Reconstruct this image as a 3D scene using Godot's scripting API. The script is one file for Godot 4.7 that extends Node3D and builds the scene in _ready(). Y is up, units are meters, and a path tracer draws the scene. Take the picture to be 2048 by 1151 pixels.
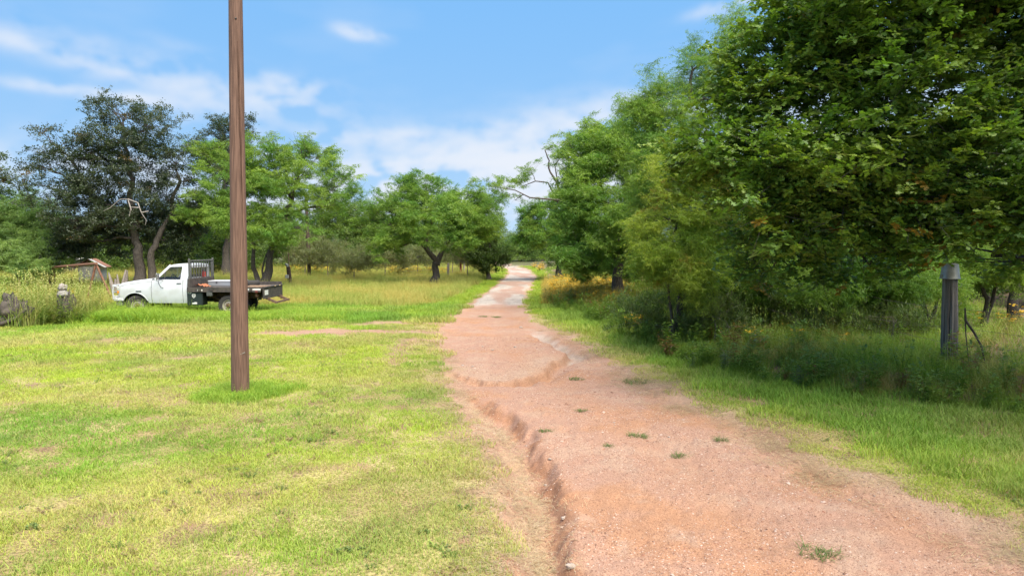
extends Node3D
# A ranch track: red granite gravel, mown grass, mesquites and oaks, a flatbed truck and a pole.
# Photo pixels are turned into directions from the eye; distances come from the ground.

const FOCAL := 1365.0
const EYE := Vector3(0, 2.6, 0)
const EXPOSURE := 7.0
var tilt := atan(85.5 / FOCAL)
var look := Basis(Vector3.RIGHT, -atan(85.5 / FOCAL))
var rng := RandomNumberGenerator.new()
var n_swell := FastNoiseLite.new()
var n_mid := FastNoiseLite.new()
var n_fine := FastNoiseLite.new()
var n_gap := FastNoiseLite.new()
var M := {}
var leafs := {}
var numbers := {}

# ---------------------------------------------------------------- small helpers
func rr(a: float, b: float) -> float:
	return rng.randf_range(a, b)

func sm(a: float, b: float, x: float) -> float:
	var t := clampf((x - a) / (b - a), 0.0, 1.0)
	return t * t * (3.0 - 2.0 * t)

func lerp_table(t: Array, d: float) -> float:
	if d <= t[0].x:
		return t[0].y
	for i in range(1, t.size()):
		if d <= t[i].x:
			var k: float = (d - t[i - 1].x) / (t[i].x - t[i - 1].x)
			return lerpf(t[i - 1].y, t[i].y, k)
	return t[t.size() - 1].y

func at(u: float, v: float, far: float) -> Vector3:
	var d := look * Vector3((u - 1024.0) / FOCAL, (575.5 - v) / FOCAL, -1.0)
	return EYE + d * (far / -d.z)

func on_ground(u: float, v: float) -> Vector3:
	var a := 3.0
	var b := 140.0
	for i in 40:
		var m := (a + b) * 0.5
		var p := at(u, v, m)
		if p.y > height(p.x, p.z):
			a = m
		else:
			b = m
	return at(u, v, a)

func foot(x: float, z: float) -> Vector3:
	return Vector3(x, height(x, z), z)

func numbered(called: String) -> String:
	var n: int = numbers.get(called, 0)
	numbers[called] = n + 1
	return called if n == 0 else "%s_%03d" % [called, n]

func tag(o: Node, label: String, category := "", group := "", kind := "") -> void:
	if label: o.set_meta("label", label)
	if category: o.set_meta("category", category)
	if group: o.set_meta("group", group)
	if kind: o.set_meta("kind", kind)

func thing(called: String, label: String, category: String, where := Vector3.ZERO, turn := 0.0, group := "") -> Node3D:
	var o := Node3D.new()
	o.name = numbered(called)
	add_child(o)
	o.position = where
	o.rotation.y = turn
	tag(o, label, category, group)
	return o

func part(called: String, m: Mesh, mat: Material, parent: Node, where := Vector3.ZERO) -> MeshInstance3D:
	var o := MeshInstance3D.new()
	o.name = called if parent != self else numbered(called)
	o.mesh = m
	o.material_override = mat
	o.position = where
	parent.add_child(o, true)
	return o

func scatter(called: String, m: Mesh, mat: Material, where: Array, tints: PackedColorArray, parent: Node) -> MultiMeshInstance3D:
	var mm := MultiMesh.new()
	mm.transform_format = MultiMesh.TRANSFORM_3D
	mm.use_colors = true
	mm.mesh = m
	mm.instance_count = where.size()
	for i in where.size():
		mm.set_instance_transform(i, where[i])
		mm.set_instance_color(i, tints[i])
	var o := MultiMeshInstance3D.new()
	o.name = called if parent != self else numbered(called)
	o.multimesh = mm
	o.material_override = mat
	parent.add_child(o, true)
	return o

func flat_mesh(v: PackedVector3Array, c: PackedColorArray) -> ArrayMesh:
	var a := []
	a.resize(Mesh.ARRAY_MAX)
	a[Mesh.ARRAY_VERTEX] = v
	if c.size():
		a[Mesh.ARRAY_COLOR] = c
	var m := ArrayMesh.new()
	m.add_surface_from_arrays(Mesh.PRIMITIVE_TRIANGLES, a)
	return m

func st_new() -> SurfaceTool:
	var s := SurfaceTool.new()
	s.begin(Mesh.PRIMITIVE_TRIANGLES)
	return s

func st_done(s: SurfaceTool, smooth := true) -> ArrayMesh:
	s.generate_normals()
	return s.commit()

func quad(s: SurfaceTool, a: Vector3, b: Vector3, c: Vector3, d: Vector3) -> void:
	for p in [a, c, b, a, d, c]:
		s.add_vertex(p)

# box between two corners with chamfered edges
func box(s: SurfaceTool, lo: Vector3, hi: Vector3, bev := 0.01, t := Transform3D.IDENTITY) -> void:
	s.set_smooth_group(-1)
	var c := (lo + hi) * 0.5
	var h := (hi - lo).abs() * 0.5
	var b := minf(bev, minf(h.x, minf(h.y, h.z)) * 0.6)
	var p := func(x: float, y: float, z: float, ax: int) -> Vector3:
		var q := Vector3(x * (h.x - (0.0 if ax == 0 else b)), y * (h.y - (0.0 if ax == 1 else b)), z * (h.z - (0.0 if ax == 2 else b)))
		return t * (c + q)
	for ax in 3:
		var u := (ax + 1) % 3
		var w := (ax + 2) % 3
		for sg in [-1, 1]:
			var q := []
			for k in [[-1, -1], [1, -1], [1, 1], [-1, 1]]:
				var e := [0, 0, 0]
				e[ax] = sg
				e[u] = k[0]
				e[w] = k[1]
				q.append(p.call(e[0], e[1], e[2], ax))
			if sg > 0: quad(s, q[0], q[1], q[2], q[3])
			else: quad(s, q[3], q[2], q[1], q[0])
	if b < 0.0005:
		return
	for ax in 3:
		var u := (ax + 1) % 3
		var w := (ax + 2) % 3
		for su in [-1, 1]:
			for sw in [-1, 1]:
				var e1 := [0, 0, 0]
				var e2 := [0, 0, 0]
				e1[u] = su; e1[w] = sw; e1[ax] = -1
				e2[u] = su; e2[w] = sw; e2[ax] = 1
				var a: Vector3 = p.call(e1[0], e1[1], e1[2], u)
				var b2: Vector3 = p.call(e2[0], e2[1], e2[2], u)
				var c2: Vector3 = p.call(e2[0], e2[1], e2[2], w)
				var d2: Vector3 = p.call(e1[0], e1[1], e1[2], w)
				if su * sw > 0: quad(s, a, b2, c2, d2)
				else: quad(s, d2, c2, b2, a)
	for sx in [-1, 1]:
		for sy in [-1, 1]:
			for sz in [-1, 1]:
				var a: Vector3 = p.call(sx, sy, sz, 0)
				var b3: Vector3 = p.call(sx, sy, sz, 1)
				var c3: Vector3 = p.call(sx, sy, sz, 2)
				var tri := [a, b3, c3] if sx * sy * sz < 0 else [a, c3, b3]
				for q in tri: s.add_vertex(q)

# a tube along points with a radius for each
func tube(s: SurfaceTool, pts: Array, radii: Array, sides := 8, caps := true, rough := 0.0, uvs := false) -> void:
	s.set_smooth_group(1)
	var rings := []
	var side := Vector3.RIGHT
	for i in pts.size():
		var d: Vector3 = (pts[mini(i + 1, pts.size() - 1)] - pts[maxi(i - 1, 0)])
		d = d.normalized() if d.length() > 1e-6 else Vector3.UP
		if i == 0:
			side = d.cross(Vector3(0.31, 0.2, 0.93)).normalized()
		else:
			side = (side - d * side.dot(d)).normalized()
		var other := d.cross(side)
		var ring := []
		for k in sides:
			var a := TAU * k / sides
			var r: float = radii[i]
			if rough > 0.0:
				r *= 1.0 + rough * n_fine.get_noise_3d(pts[i].x * 3.0 + cos(a) * 2.0, pts[i].y * 2.0, pts[i].z * 3.0 + sin(a) * 2.0)
			ring.append(pts[i] + (side * cos(a) + other * sin(a)) * r)
		rings.append(ring)
	for i in rings.size() - 1:
		for k in sides:
			var k2 := (k + 1) % sides
			quad(s, rings[i][k], rings[i][k2], rings[i + 1][k2], rings[i + 1][k])
	if caps:
		s.set_smooth_group(-1)
		for e in [0, rings.size() - 1]:
			for k in sides:
				var k2 := (k + 1) % sides
				var tri := [pts[e], rings[e][k2], rings[e][k]] if e > 0 else [pts[e], rings[e][k], rings[e][k2]]
				for q in tri: s.add_vertex(q)

func rod(s: SurfaceTool, a: Vector3, b: Vector3, r: float, sides := 8) -> void:
	tube(s, [a, b], [r, r], sides)

# a flat bar of given width and thickness from a to b
func bar(s: SurfaceTool, a: Vector3, b: Vector3, w: float, h: float, up := Vector3.UP, bev := 0.004) -> void:
	var d := (b - a).normalized()
	var x := d.cross(up).normalized()
	var y := x.cross(d)
	var t := Transform3D(Basis(x, y, -d), a)
	box(s, Vector3(-w / 2, -h / 2, -(b - a).length()), Vector3(w / 2, h / 2, 0), bev, t)

# profile of (radius, y) turned about y
func lathe(s: SurfaceTool, prof: Array, sides := 24, t := Transform3D.IDENTITY) -> void:
	s.set_smooth_group(1)
	for i in prof.size() - 1:
		for k in sides:
			var a := TAU * k / sides
			var b := TAU * (k + 1) / sides
			var f := func(pr: Vector2, an: float) -> Vector3: return t * Vector3(pr.x * cos(an), pr.y, pr.x * sin(an))
			quad(s, f.call(prof[i], b), f.call(prof[i], a), f.call(prof[i + 1], a), f.call(prof[i + 1], b))

# ---------------------------------------------------------------- materials
func lin(r: float, g: float, b: float) -> Color:
	return Color(r, g, b).linear_to_srgb()

func mat(called: String, c: Color, rough := 0.8, metal := 0.0) -> StandardMaterial3D:
	var m := StandardMaterial3D.new()
	m.resource_name = called
	m.albedo_color = c
	m.roughness = rough
	m.metallic = metal
	M[called] = m
	return m

func noise_tex(kind: int, freq: float, ramp: Array, size := 512, seed_ := 1, octaves := 3, jitter := 1.0) -> NoiseTexture2D:
	var n := FastNoiseLite.new()
	n.noise_type = kind
	n.frequency = freq
	n.seed = seed_
	n.fractal_octaves = octaves
	n.cellular_jitter = jitter
	if kind == FastNoiseLite.TYPE_CELLULAR:
		n.cellular_return_type = FastNoiseLite.RETURN_CELL_VALUE
		n.fractal_type = FastNoiseLite.FRACTAL_NONE
	var t := NoiseTexture2D.new()
	t.width = size
	t.height = size
	t.seamless = true
	t.noise = n
	var g := Gradient.new()
	var off := PackedFloat32Array()
	var col := PackedColorArray()
	for r in ramp:
		off.append(r[0])
		col.append(r[1])
	g.offsets = off
	g.colors = col
	t.color_ramp = g
	return t

# streaky grain: long along v
func grain_image(w: int, h: int, seed_: int, stretch: float, dark: Color, light: Color, contrast := 1.0) -> ImageTexture:
	var n := FastNoiseLite.new()
	n.seed = seed_
	n.noise_type = FastNoiseLite.TYPE_SIMPLEX
	n.frequency = 0.06
	n.fractal_octaves = 3
	var im := Image.create(w, h, false, Image.FORMAT_RGB8)
	for y in h:
		for x in w:
			var a := TAU * x / w
			var k := n.get_noise_3d(cos(a) * w / TAU * 1.6, sin(a) * w / TAU * 1.6, y / stretch) * 0.6 + n.get_noise_3d(cos(a) * w / 9.0, sin(a) * w / 9.0, y / stretch * 2.0 + 400.0) * 0.35
			im.set_pixel(x, y, dark.lerp(light, clampf(0.5 + k * contrast, 0.0, 1.0)))
	return ImageTexture.create_from_image(im)

# ---------------------------------------------------------------- terrain
# edges of the track: (distance, x)
var edge_l := []
var edge_r := []
var bank := []
var gully_a := []
var gully_b := []
var edge_l_lut := PackedFloat32Array()
var edge_r_lut := PackedFloat32Array()
var bank_lut := PackedFloat32Array()

func lut(t: Array) -> PackedFloat32Array:
	var o := PackedFloat32Array()
	for i in 401:
		o.append(lerp_table(t, i * 0.25))
	return o

func read_lut(t: PackedFloat32Array, d: float) -> float:
	var k := clampf(d * 4.0, 0.0, 399.0)
	var i := int(k)
	return lerpf(t[i], t[i + 1], k - i)

# where the ray meets the ground before bumps and gullies
func level(u: float, v: float) -> Vector3:
	var a := 2.0
	var b := 140.0
	for i in 40:
		var m := (a + b) * 0.5
		var p := at(u, v, m)
		if p.y > rise(m): a = m
		else: b = m
	return at(u, v, a)

func from_photo(px: Array) -> Array:
	var o := []
	for p in px:
		var g := level(p[0], p[1])
		o.append(Vector2(-g.z, g.x))
	return o

func prepare_ground() -> void:
	n_swell.seed = 5; n_swell.frequency = 0.11; n_swell.fractal_octaves = 2
	n_mid.seed = 8; n_mid.frequency = 0.45; n_mid.fractal_octaves = 3
	n_fine.seed = 11; n_fine.frequency = 1.7; n_fine.fractal_octaves = 3
	n_gap.seed = 23; n_gap.frequency = 0.55; n_gap.fractal_octaves = 2
	edge_l = from_photo([[1060, 1210], [1050, 1120], [1055, 1075], [1000, 990], [962, 930], [945, 880], [905, 800], [882, 760], [885, 712], [862, 682], [872, 652], [905, 628], [945, 604], [972, 588], [1000, 565], [1018, 546], [1010, 534]])
	edge_l.push_front(Vector2(0, 0.6)); edge_l.append(Vector2(90, -6.0))
	edge_r = from_photo([[2250, 1151], [2048, 1078], [1900, 1012], [1750, 960], [1640, 920], [1560, 862], [1420, 815], [1300, 762], [1210, 702], [1130, 662], [1070, 640], [1046, 604], [1060, 578], [1070, 552], [1060, 540], [1040, 534]])
	edge_r.push_front(Vector2(0, 5.4)); edge_r.append(Vector2(90, -4.0))
	bank = from_photo([[2048, 835], [1850, 808], [1700, 800], [1550, 772], [1400, 742], [1300, 692], [1180, 642], [1095, 608], [1085, 580], [1092, 555]])
	bank.push_front(Vector2(0, 12.0)); bank.append(Vector2(58, 2.6)); bank.append(Vector2(75, 1.0))
	edge_l_lut = lut(edge_l)
	edge_r_lut = lut(edge_r)
	bank_lut = lut(bank)
	for p in [[925, 775], [955, 800], [1000, 832], [1045, 878], [1075, 930], [1086, 985], [1082, 1035], [1095, 1085], [1125, 1151], [1190, 1260]]:
		var g := level(p[0], p[1])
		gully_a.append(Vector2(g.x, g.z))
	for p in [[875, 735], [905, 748], [960, 759], [1020, 759], [1060, 749], [1100, 733], [1130, 713], [1138, 700], [1110, 686], [1075, 668], [1050, 650]]:
		var g := level(p[0], p[1])
		gully_b.append(Vector2(g.x, g.z))

# (signed distance: right of the way positive, share of the way, distance)
func near_path(path: Array, x: float, z: float) -> Vector3:
	var best := 1e9
	var side := 0.0
	var share := 0.0
	var q := Vector2(x + 0.13 * n_mid.get_noise_2d(x * 1.4 + 3.0, z * 1.4) + 0.09 * n_fine.get_noise_2d(x * 1.3, z * 1.3), z + 0.15 * n_mid.get_noise_2d(x * 1.4 + 60.0, z * 1.4) + 0.08 * n_fine.get_noise_2d(x * 1.3 + 30.0, z * 1.3))
	for i in path.size() - 1:
		var a: Vector2 = path[i]
		var ab: Vector2 = path[i + 1] - a
		var t := clampf((q - a).dot(ab) / ab.length_squared(), 0.0, 1.0)
		var dd := q.distance_squared_to(a + ab * t)
		if dd < best:
			best = dd
			side = ab.cross(q - a)
			share = (i + t) / (path.size() - 1)
	best = sqrt(best)
	return Vector3(best * signf(side), share, best)

func rise(d: float) -> float:
	var t := maxf(0.0, d - 27.0)
	return 0.017 * t * t / (t + 9.0) if t < 60.0 else 0.017 * 60.0 * 60.0 / 69.0 + (t - 60.0) * 0.012

func road_in(x: float, d: float) -> float:
	return minf(x - read_lut(edge_l_lut, d), read_lut(edge_r_lut, d) - x)

func height(x: float, z: float) -> float:
	var d := -z
	var y := rise(d) + 0.05 * n_swell.get_noise_2d(x, z) * sm(3.0, 14.0, d)
	if d < 75.0 and absf(x) < 14.0:
		var m := road_in(x, d)
		var inside := sm(-0.5, 0.6, m)
		y -= 0.05 * inside * (1.0 - sm(26.0, 34.0, d))
		y += 0.03 * n_mid.get_noise_2d(x * 1.5, z * 1.5)
		if d < 26.0 and m > 0.0:
			# wheel ruts and scour lines
			var way := lerpf(2.2, -0.6, sm(5.0, 22.0, d))
			y -= 0.03 * (exp(-pow((x - way) / 0.28, 2.0)) + exp(-pow((x - way - 1.55) / 0.28, 2.0))) * sm(0.0, 0.5, m)
			y += 0.022 * n_fine.get_noise_2d(x * 2.2, z * 0.9) + 0.012 * n_fine.get_noise_2d(x * 5.0, z * 4.0)
		if d < 21.5:
			if x > -1.8 and x < 3.2 and d > 3.0 and d < 13.6:
				var g := near_path(gully_a, x, z)
				if g.z < 1.0:
					var wob := 1.0 + 0.35 * n_mid.get_noise_2d(x * 3.0, z * 3.0)
					# the way runs towards the viewer, so positive side is the verge
					var s := -g.x
					var k := (1.0 - sm(0.04, 0.3, s * wob)) if s > 0.0 else (1.0 - sm(0.08, 0.5, -s * wob))
					y -= (0.19 + 0.07 * n_mid.get_noise_2d(x * 2.0 + 9.0, z * 2.0)) * k * sm(0.02, 0.2, g.y)
			if x > -3.0 and x < 3.0 and d > 12.0:
				var g2 := near_path(gully_b, x, z)
				if g2.z < 1.0:
					var wob := 1.0 + 0.3 * n_mid.get_noise_2d(x * 3.0 + 40.0, z * 3.0)
					var s := g2.x
					var k := (1.0 - sm(0.06, 0.55, s * wob)) if s > 0.0 else (1.0 - sm(0.02, 0.16, -s * wob))
					y -= 0.18 * k * sm(0.0, 0.25, g2.y) * (1.0 - sm(0.85, 1.0, g2.y))
	if d > 28.8 and d < 75.0 and absf(x) < 12.0:
		y += 0.07 * concrete_at(x, d) * (1.0 - sm(36.0, 50.0, d)) - 0.05 * exp(-pow((d - 29.2) / 0.5, 2.0)) * sm(-0.2, 0.3, road_in(x, d))
	var b := x - read_lut(bank_lut, d)
	if b > -0.5 and d < 75.0:
		y += 0.22 * sm(-0.5, 3.0, b) + 0.05 * n_mid.get_noise_2d(x, z + 50.0) * sm(0.0, 1.0, b)
	if x < -3.0:
		y += 0.02 * n_mid.get_noise_2d(x * 0.8, z * 0.8)
	return y

func concrete_at(x: float, d: float) -> float:
	return sm(0.0, 0.25, d - 29.6 - 0.35 * n_mid.get_noise_2d(x * 2.0, 0.0) - 0.3 * absf(x + 0.6) * 0.15) * sm(-0.1, 0.12, road_in(x, d) - 0.1 + 0.25 * n_mid.get_noise_2d(x, d))

# cover of grass: 1 full, 0 bare
func grass_at(x: float, z: float) -> float:
	var d := -z
	var m := road_in(x, d) if d < 90.0 else -5.0
	var w := m + 0.32 * n_mid.get_noise_2d(x * 1.3, z * 1.3) + 0.16 * n_fine.get_noise_2d(x, z)
	var g := 1.0 - sm(-0.32, 0.06, w)
	# the bare strip that leaves the track to the lawn side, and worn spots
	if x < -1.5 and x > -9.0 and d > 14.0 and d < 26.0:
		var c := 20.6 + 0.25 * (x + 3.0) * 0.2
		var k := exp(-pow((d - c) / 0.6, 2.0)) * sm(-8.6, -5.6, x)
		g -= k * (1.5 + 1.0 * n_mid.get_noise_2d(x * 0.9, z * 2.0))
		var k2 := exp(-pow((d - 22.8) / 0.35, 2.0)) * sm(-5.2, -4.2, x)
		g -= k2 * 1.2
		var k3 := exp(-pow((x + 2.75 + (d - 17.0) * 0.06) / 0.22, 2.0)) * sm(14.2, 15.2, d) * (1.0 - sm(18.5, 19.5, d))
		g -= k3 * 1.1
	var worn := n_mid.get_noise_2d(x * 1.9 + 31.0, z * 1.9)
	g -= sm(0.28, 0.5, worn) * 0.7 * (1.0 if d < 24.0 and x < read_lut(bank_lut, d) - 0.5 else 0.0)
	if d < 13.0 and x > -1.8 and x < 3.2 and m > -1.2:
		var q := near_path(gully_a, x, z)
		g -= 1.2 * exp(-pow(q.z / 0.25, 2.0)) * sm(0.0, 0.1, q.y)
	return clampf(g, 0.0, 1.0)

func ground_color(x: float, z: float) -> Color:
	var d := -z
	var m := road_in(x, d) if d < 90.0 else -5.0
	var g := grass_at(x, z)
	var nm := n_mid.get_noise_2d(x * 0.9, z * 0.9 + 70.0)
	var nf := n_fine.get_noise_2d(x * 0.8 + 90.0, z * 0.8)
	# red granite gravel: pink grit, orange fines
	var c := Color(0.395, 0.25, 0.178).lerp(Color(0.4, 0.228, 0.134), sm(-0.05, 0.5, nm + nf * 0.5))
	c = c.lerp(Color(0.42, 0.3, 0.222), sm(0.0, 0.55, nf - nm * 0.5) * 0.75)
	# orange wheel path in the near part
	var way := lerpf(2.2, -0.6, sm(5.0, 22.0, d))
	var rut := (exp(-pow((x - way) / 0.4, 2.0)) + 0.7 * exp(-pow((x - way - 1.55) / 0.35, 2.0))) * (1.0 - sm(16.0, 24.0, d))
	c = c.lerp(Color(0.41, 0.235, 0.14), clampf(rut * (0.5 + 0.7 * nm), 0.0, 0.8))
	if d < 22.0 and m > -0.8:
		if x > -1.8 and x < 3.2 and d < 13.6:
			var ga := near_path(gully_a, x, z)
			var s := -ga.x
			var on := sm(0.02, 0.12, ga.y)
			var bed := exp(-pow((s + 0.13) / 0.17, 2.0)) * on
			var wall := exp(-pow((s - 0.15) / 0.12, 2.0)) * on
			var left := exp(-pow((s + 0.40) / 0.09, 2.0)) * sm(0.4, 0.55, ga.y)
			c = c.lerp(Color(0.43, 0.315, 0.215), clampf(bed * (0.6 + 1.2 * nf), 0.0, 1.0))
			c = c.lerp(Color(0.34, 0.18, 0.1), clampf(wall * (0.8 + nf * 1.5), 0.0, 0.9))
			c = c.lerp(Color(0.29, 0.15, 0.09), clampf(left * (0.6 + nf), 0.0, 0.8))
		if d > 12.0:
			var gb := near_path(gully_b, x, z)
			var s2 := gb.x
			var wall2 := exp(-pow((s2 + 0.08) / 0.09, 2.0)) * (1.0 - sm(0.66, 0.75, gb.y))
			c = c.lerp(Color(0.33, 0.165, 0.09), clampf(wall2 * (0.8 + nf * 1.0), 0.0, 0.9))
			var sand := exp(-pow((s2 - 0.16) / 0.2, 2.0)) * sm(0.58, 0.68, gb.y) * (1.0 - sm(0.93, 1.0, gb.y))
			c = c.lerp(Color(0.41, 0.36, 0.315), clampf(sand * (0.9 + nf), 0.0, 0.85))
			var fringe := exp(-pow((s2 + 0.45) / 0.4, 2.0)) * (1.0 - sm(0.6, 0.7, gb.y))
			c = c.lerp(Color(0.46, 0.36, 0.26), fringe * 0.5)
	# straw litter along the edges
	var lit := exp(-pow((m + 0.02) / 0.32, 2.0))
	c = c.lerp(Color(0.45, 0.345, 0.235), lit * clampf((0.5 if x > 0.6 else 0.15) + nm, 0.0, 0.8))
	# thatch and soil under grass
	var soil := Color(0.33, 0.27, 0.12).lerp(Color(0.42, 0.37, 0.17), sm(-0.3, 0.4, nm))
	soil = soil.lerp(Color(0.20, 0.125, 0.075), sm(0.12, 0.4, nf) * 0.7)
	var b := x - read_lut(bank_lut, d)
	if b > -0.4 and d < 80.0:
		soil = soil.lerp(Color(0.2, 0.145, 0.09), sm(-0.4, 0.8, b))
	if d > 27.0 and x < 0.0:
		soil = soil.lerp(Color(0.36, 0.29, 0.12), 0.7)
	if d > 62.0: soil = soil.lerp(Color(0.1, 0.115, 0.04), sm(62.0, 72.0, d))
	if m < -0.35 and x < 0.0: c = c.lerp(Color(0.26, 0.185, 0.11), 0.75 * sm(0.35, 0.8, -m) * (1.0 if d < 19.0 else 0.3))
	c = c.lerp(soil, g)
	if d > 28.5 and d < 80.0:
		var k := concrete_at(x, d)
		if k > 0.0:
			var pale := Color(0.50, 0.455, 0.42).lerp(Color(0.36, 0.33, 0.31), sm(-0.1, 0.5, nf + nm * 0.5))
			var red := Color(0.40, 0.24, 0.18)
			var stain := sm(0.0, 0.35, n_mid.get_noise_2d(x * 0.9 + 11.0, z * 0.35) + 0.25 * exp(-pow((x - 0.5) / 0.5, 2.0)) * (1.0 if d > 34.0 and d < 44.0 else 0.3) - 0.05)
			c = c.lerp(pale.lerp(red, stain * 0.75), k)
	return c

func make_ground() -> void:
	var rows := []
	var d := 2.6
	while d < 62.0:
		rows.append(d)
		d *= 1.0068
	while d < 420.0:
		rows.append(d)
		d *= 1.06
	rows.append(430.0)
	var cols := []
	var e := -1.5
	while e < 1.5:
		cols.append(e)
		e += 0.0031 if absf(e + 0.5 - 0.5) < 0.85 else 0.03
	cols.append(1.5)
	var nr := rows.size()
	var nc := cols.size()
	var pos := PackedVector3Array()
	var nor := PackedVector3Array()
	var col := PackedColorArray()
	var kind := PackedByteArray()
	pos.resize(nr * nc); nor.resize(nr * nc); col.resize(nr * nc); kind.resize(nr * nc)
	for r in nr:
		var far: float = rows[r]
		var span := maxf(far, 9.0)
		for q in nc:
			var x: float = cols[q] * span
			var z := -far
			var i := r * nc + q
			pos[i] = Vector3(x, height(x, z), z)
			col[i] = ground_color(x, z)
			var k := 0
			if far < 80.0 and absf(x) < 12.0:
				var g := grass_at(x, z)
				if g < 0.5 and x > -9.0:
					k = 1
				if far > 28.5 and concrete_at(x, far) > 0.5:
					k = 2
			kind[i] = k
	var grid := [PackedInt32Array(), PackedInt32Array(), PackedInt32Array()]
	for r in nr:
		for q in nc:
			var a := pos[maxi(r - 1, 0) * nc + q] - pos[mini(r + 1, nr - 1) * nc + q]
			var b := pos[r * nc + mini(q + 1, nc - 1)] - pos[r * nc + maxi(q - 1, 0)]
			nor[r * nc + q] = a.cross(b).normalized()
			if r < nr - 1 and q < nc - 1:
				var i := r * nc + q
				var w: PackedInt32Array = grid[kind[i]]
				w.append_array(PackedInt32Array([i, i + nc, i + nc + 1, i, i + nc + 1, i + 1]))
				grid[kind[i]] = w
	if nor[0].y < 0.0:
		for i in nor.size(): nor[i] = -nor[i]
	var names := ["ground", "gravel_track", "concrete_track"]
	var labels := ["gently rolling ground under lawn, meadow and woodland", "eroded red granite gravel track with a washed-out gully", "pale broken concrete stretch of the track with red stains"]
	for k in 3:
		var a := []
		a.resize(Mesh.ARRAY_MAX)
		var used := PackedInt32Array()
		used.resize(nr * nc)
		used.fill(-1)
		var v := PackedVector3Array()
		var n := PackedVector3Array()
		var c := PackedColorArray()
		var w: PackedInt32Array = grid[k]
		for j in w.size():
			var o := w[j]
			if used[o] < 0:
				used[o] = v.size()
				v.append(pos[o]); n.append(nor[o]); c.append(col[o])
			w[j] = used[o]
		a[Mesh.ARRAY_VERTEX] = v
		a[Mesh.ARRAY_NORMAL] = n
		a[Mesh.ARRAY_COLOR] = c
		a[Mesh.ARRAY_INDEX] = w
		var mesh := ArrayMesh.new()
		mesh.add_surface_from_arrays(Mesh.PRIMITIVE_TRIANGLES, a)
		var o := part(names[k], mesh, M[["soil", "gravel", "concrete"][k]], self)
		tag(o, labels[k], ["ground", "track", "track"][k], "", "structure")

# ---------------------------------------------------------------- sky
func make_sky() -> PanoramaSkyMaterial:
	var W := 2048
	var H := 1024
	var im := Image.create(W, H, false, Image.FORMAT_RGBF)
	var n1 := FastNoiseLite.new(); n1.seed = 3; n1.frequency = 1.0; n1.fractal_octaves = 4
	var n2 := FastNoiseLite.new(); n2.seed = 9; n2.frequency = 1.0; n2.fractal_octaves = 5
	# clouds: photo place, half sizes in pixels, strength, slope
	var list := []
	for c in [[1200, 300, 330, 66, 2.2, -0.16], [1000, 380, 460, 62, 1.6, -0.05], [730, 272, 120, 13, 0.75, -0.05], [560, 190, 90, 26, 0.7, -0.1], [300, 140, 330, 30, 0.5, 0.16], [120, 112, 220, 12, 0.5, 0.2], [180, 186, 150, 9, 1.1, 0.04], [520, 150, 120, 12, 0.4, 0.25], [720, 66, 42, 11, 1.2, 0.12], [1480, 2, 70, 12, 1.2, -0.2], [150, 330, 260, 40, 0.55, 0.0], [640, 370, 360, 56, 0.9, 0.0], [480, 250, 200, 50, 0.25, 0.1], [1700, 300, 400, 80, 0.8, 0.0]]:
		var p := (at(c[0], c[1], 100.0) - EYE).normalized()
		list.append([atan2(p.x, -p.z), asin(p.y), c[2] / FOCAL, c[3] / FOCAL, c[4], c[5]])
	for y in H / 2:
		var el := PI * (0.5 - (y + 0.5) / H)
		var se := sin(el)
		var blue := Color(0.16, 0.48, 0.96).lerp(Color(0.055, 0.235, 0.70), sm(0.3, 1.0, se))
		blue = blue.lerp(Color(0.55, 0.77, 0.985), exp(-se * 5.0))
		for x in W:
			var az := wrapf(TAU * (x + 0.5) / W, -PI, PI)
			var sx := sin(az) * 3.0
			var sz := cos(az) * 3.0
			var streak := n1.get_noise_3d(sx * 1.1, el * 16.0, sz * 1.1)
			var k := 0.0
			var wide := n2.get_noise_3d(sx * 0.5 + 7.0, el * 3.0, sz * 0.5)
			k += maxf(0.0, wide * 0.9 + streak * 0.35 - 0.12) * 0.9 * (0.3 if (absf(az) < 0.66 and el < 0.4) else 1.0)
			if absf(az) < 1.0 and el < 0.5:
				var puff := n2.get_noise_3d(sx * 6.0, el * 34.0, sz * 6.0)
				var broad := n2.get_noise_3d(sx * 2.2, el * 12.0 + 3.0, sz * 2.2)
				for c in list:
					var dx: float = az - c[0]
					var dy: float = el - c[1] + dx * c[5]
					var q: float = dx * dx / (c[2] * c[2]) + dy * dy / (c[3] * c[3])
					if q < 6.0:
						k += c[4] * exp(-q) * clampf(0.7 + streak * 1.1 + puff * 1.3 + broad * 0.9, 0.0, 1.8)
			k = 1.0 - exp(-k * 1.15)
			var c := blue.lerp(Color(0.84, 0.89, 0.98), k * 0.97)
			im.set_pixel(x, y, Color(c.r / EXPOSURE, c.g / EXPOSURE, c.b / EXPOSURE))
	im.fill_rect(Rect2i(0, H / 2, W, H / 2), Color(0.4 / EXPOSURE, 0.42 / EXPOSURE, 0.34 / EXPOSURE))
	var s := PanoramaSkyMaterial.new()
	s.panorama = ImageTexture.create_from_image(im)
	return s

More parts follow.
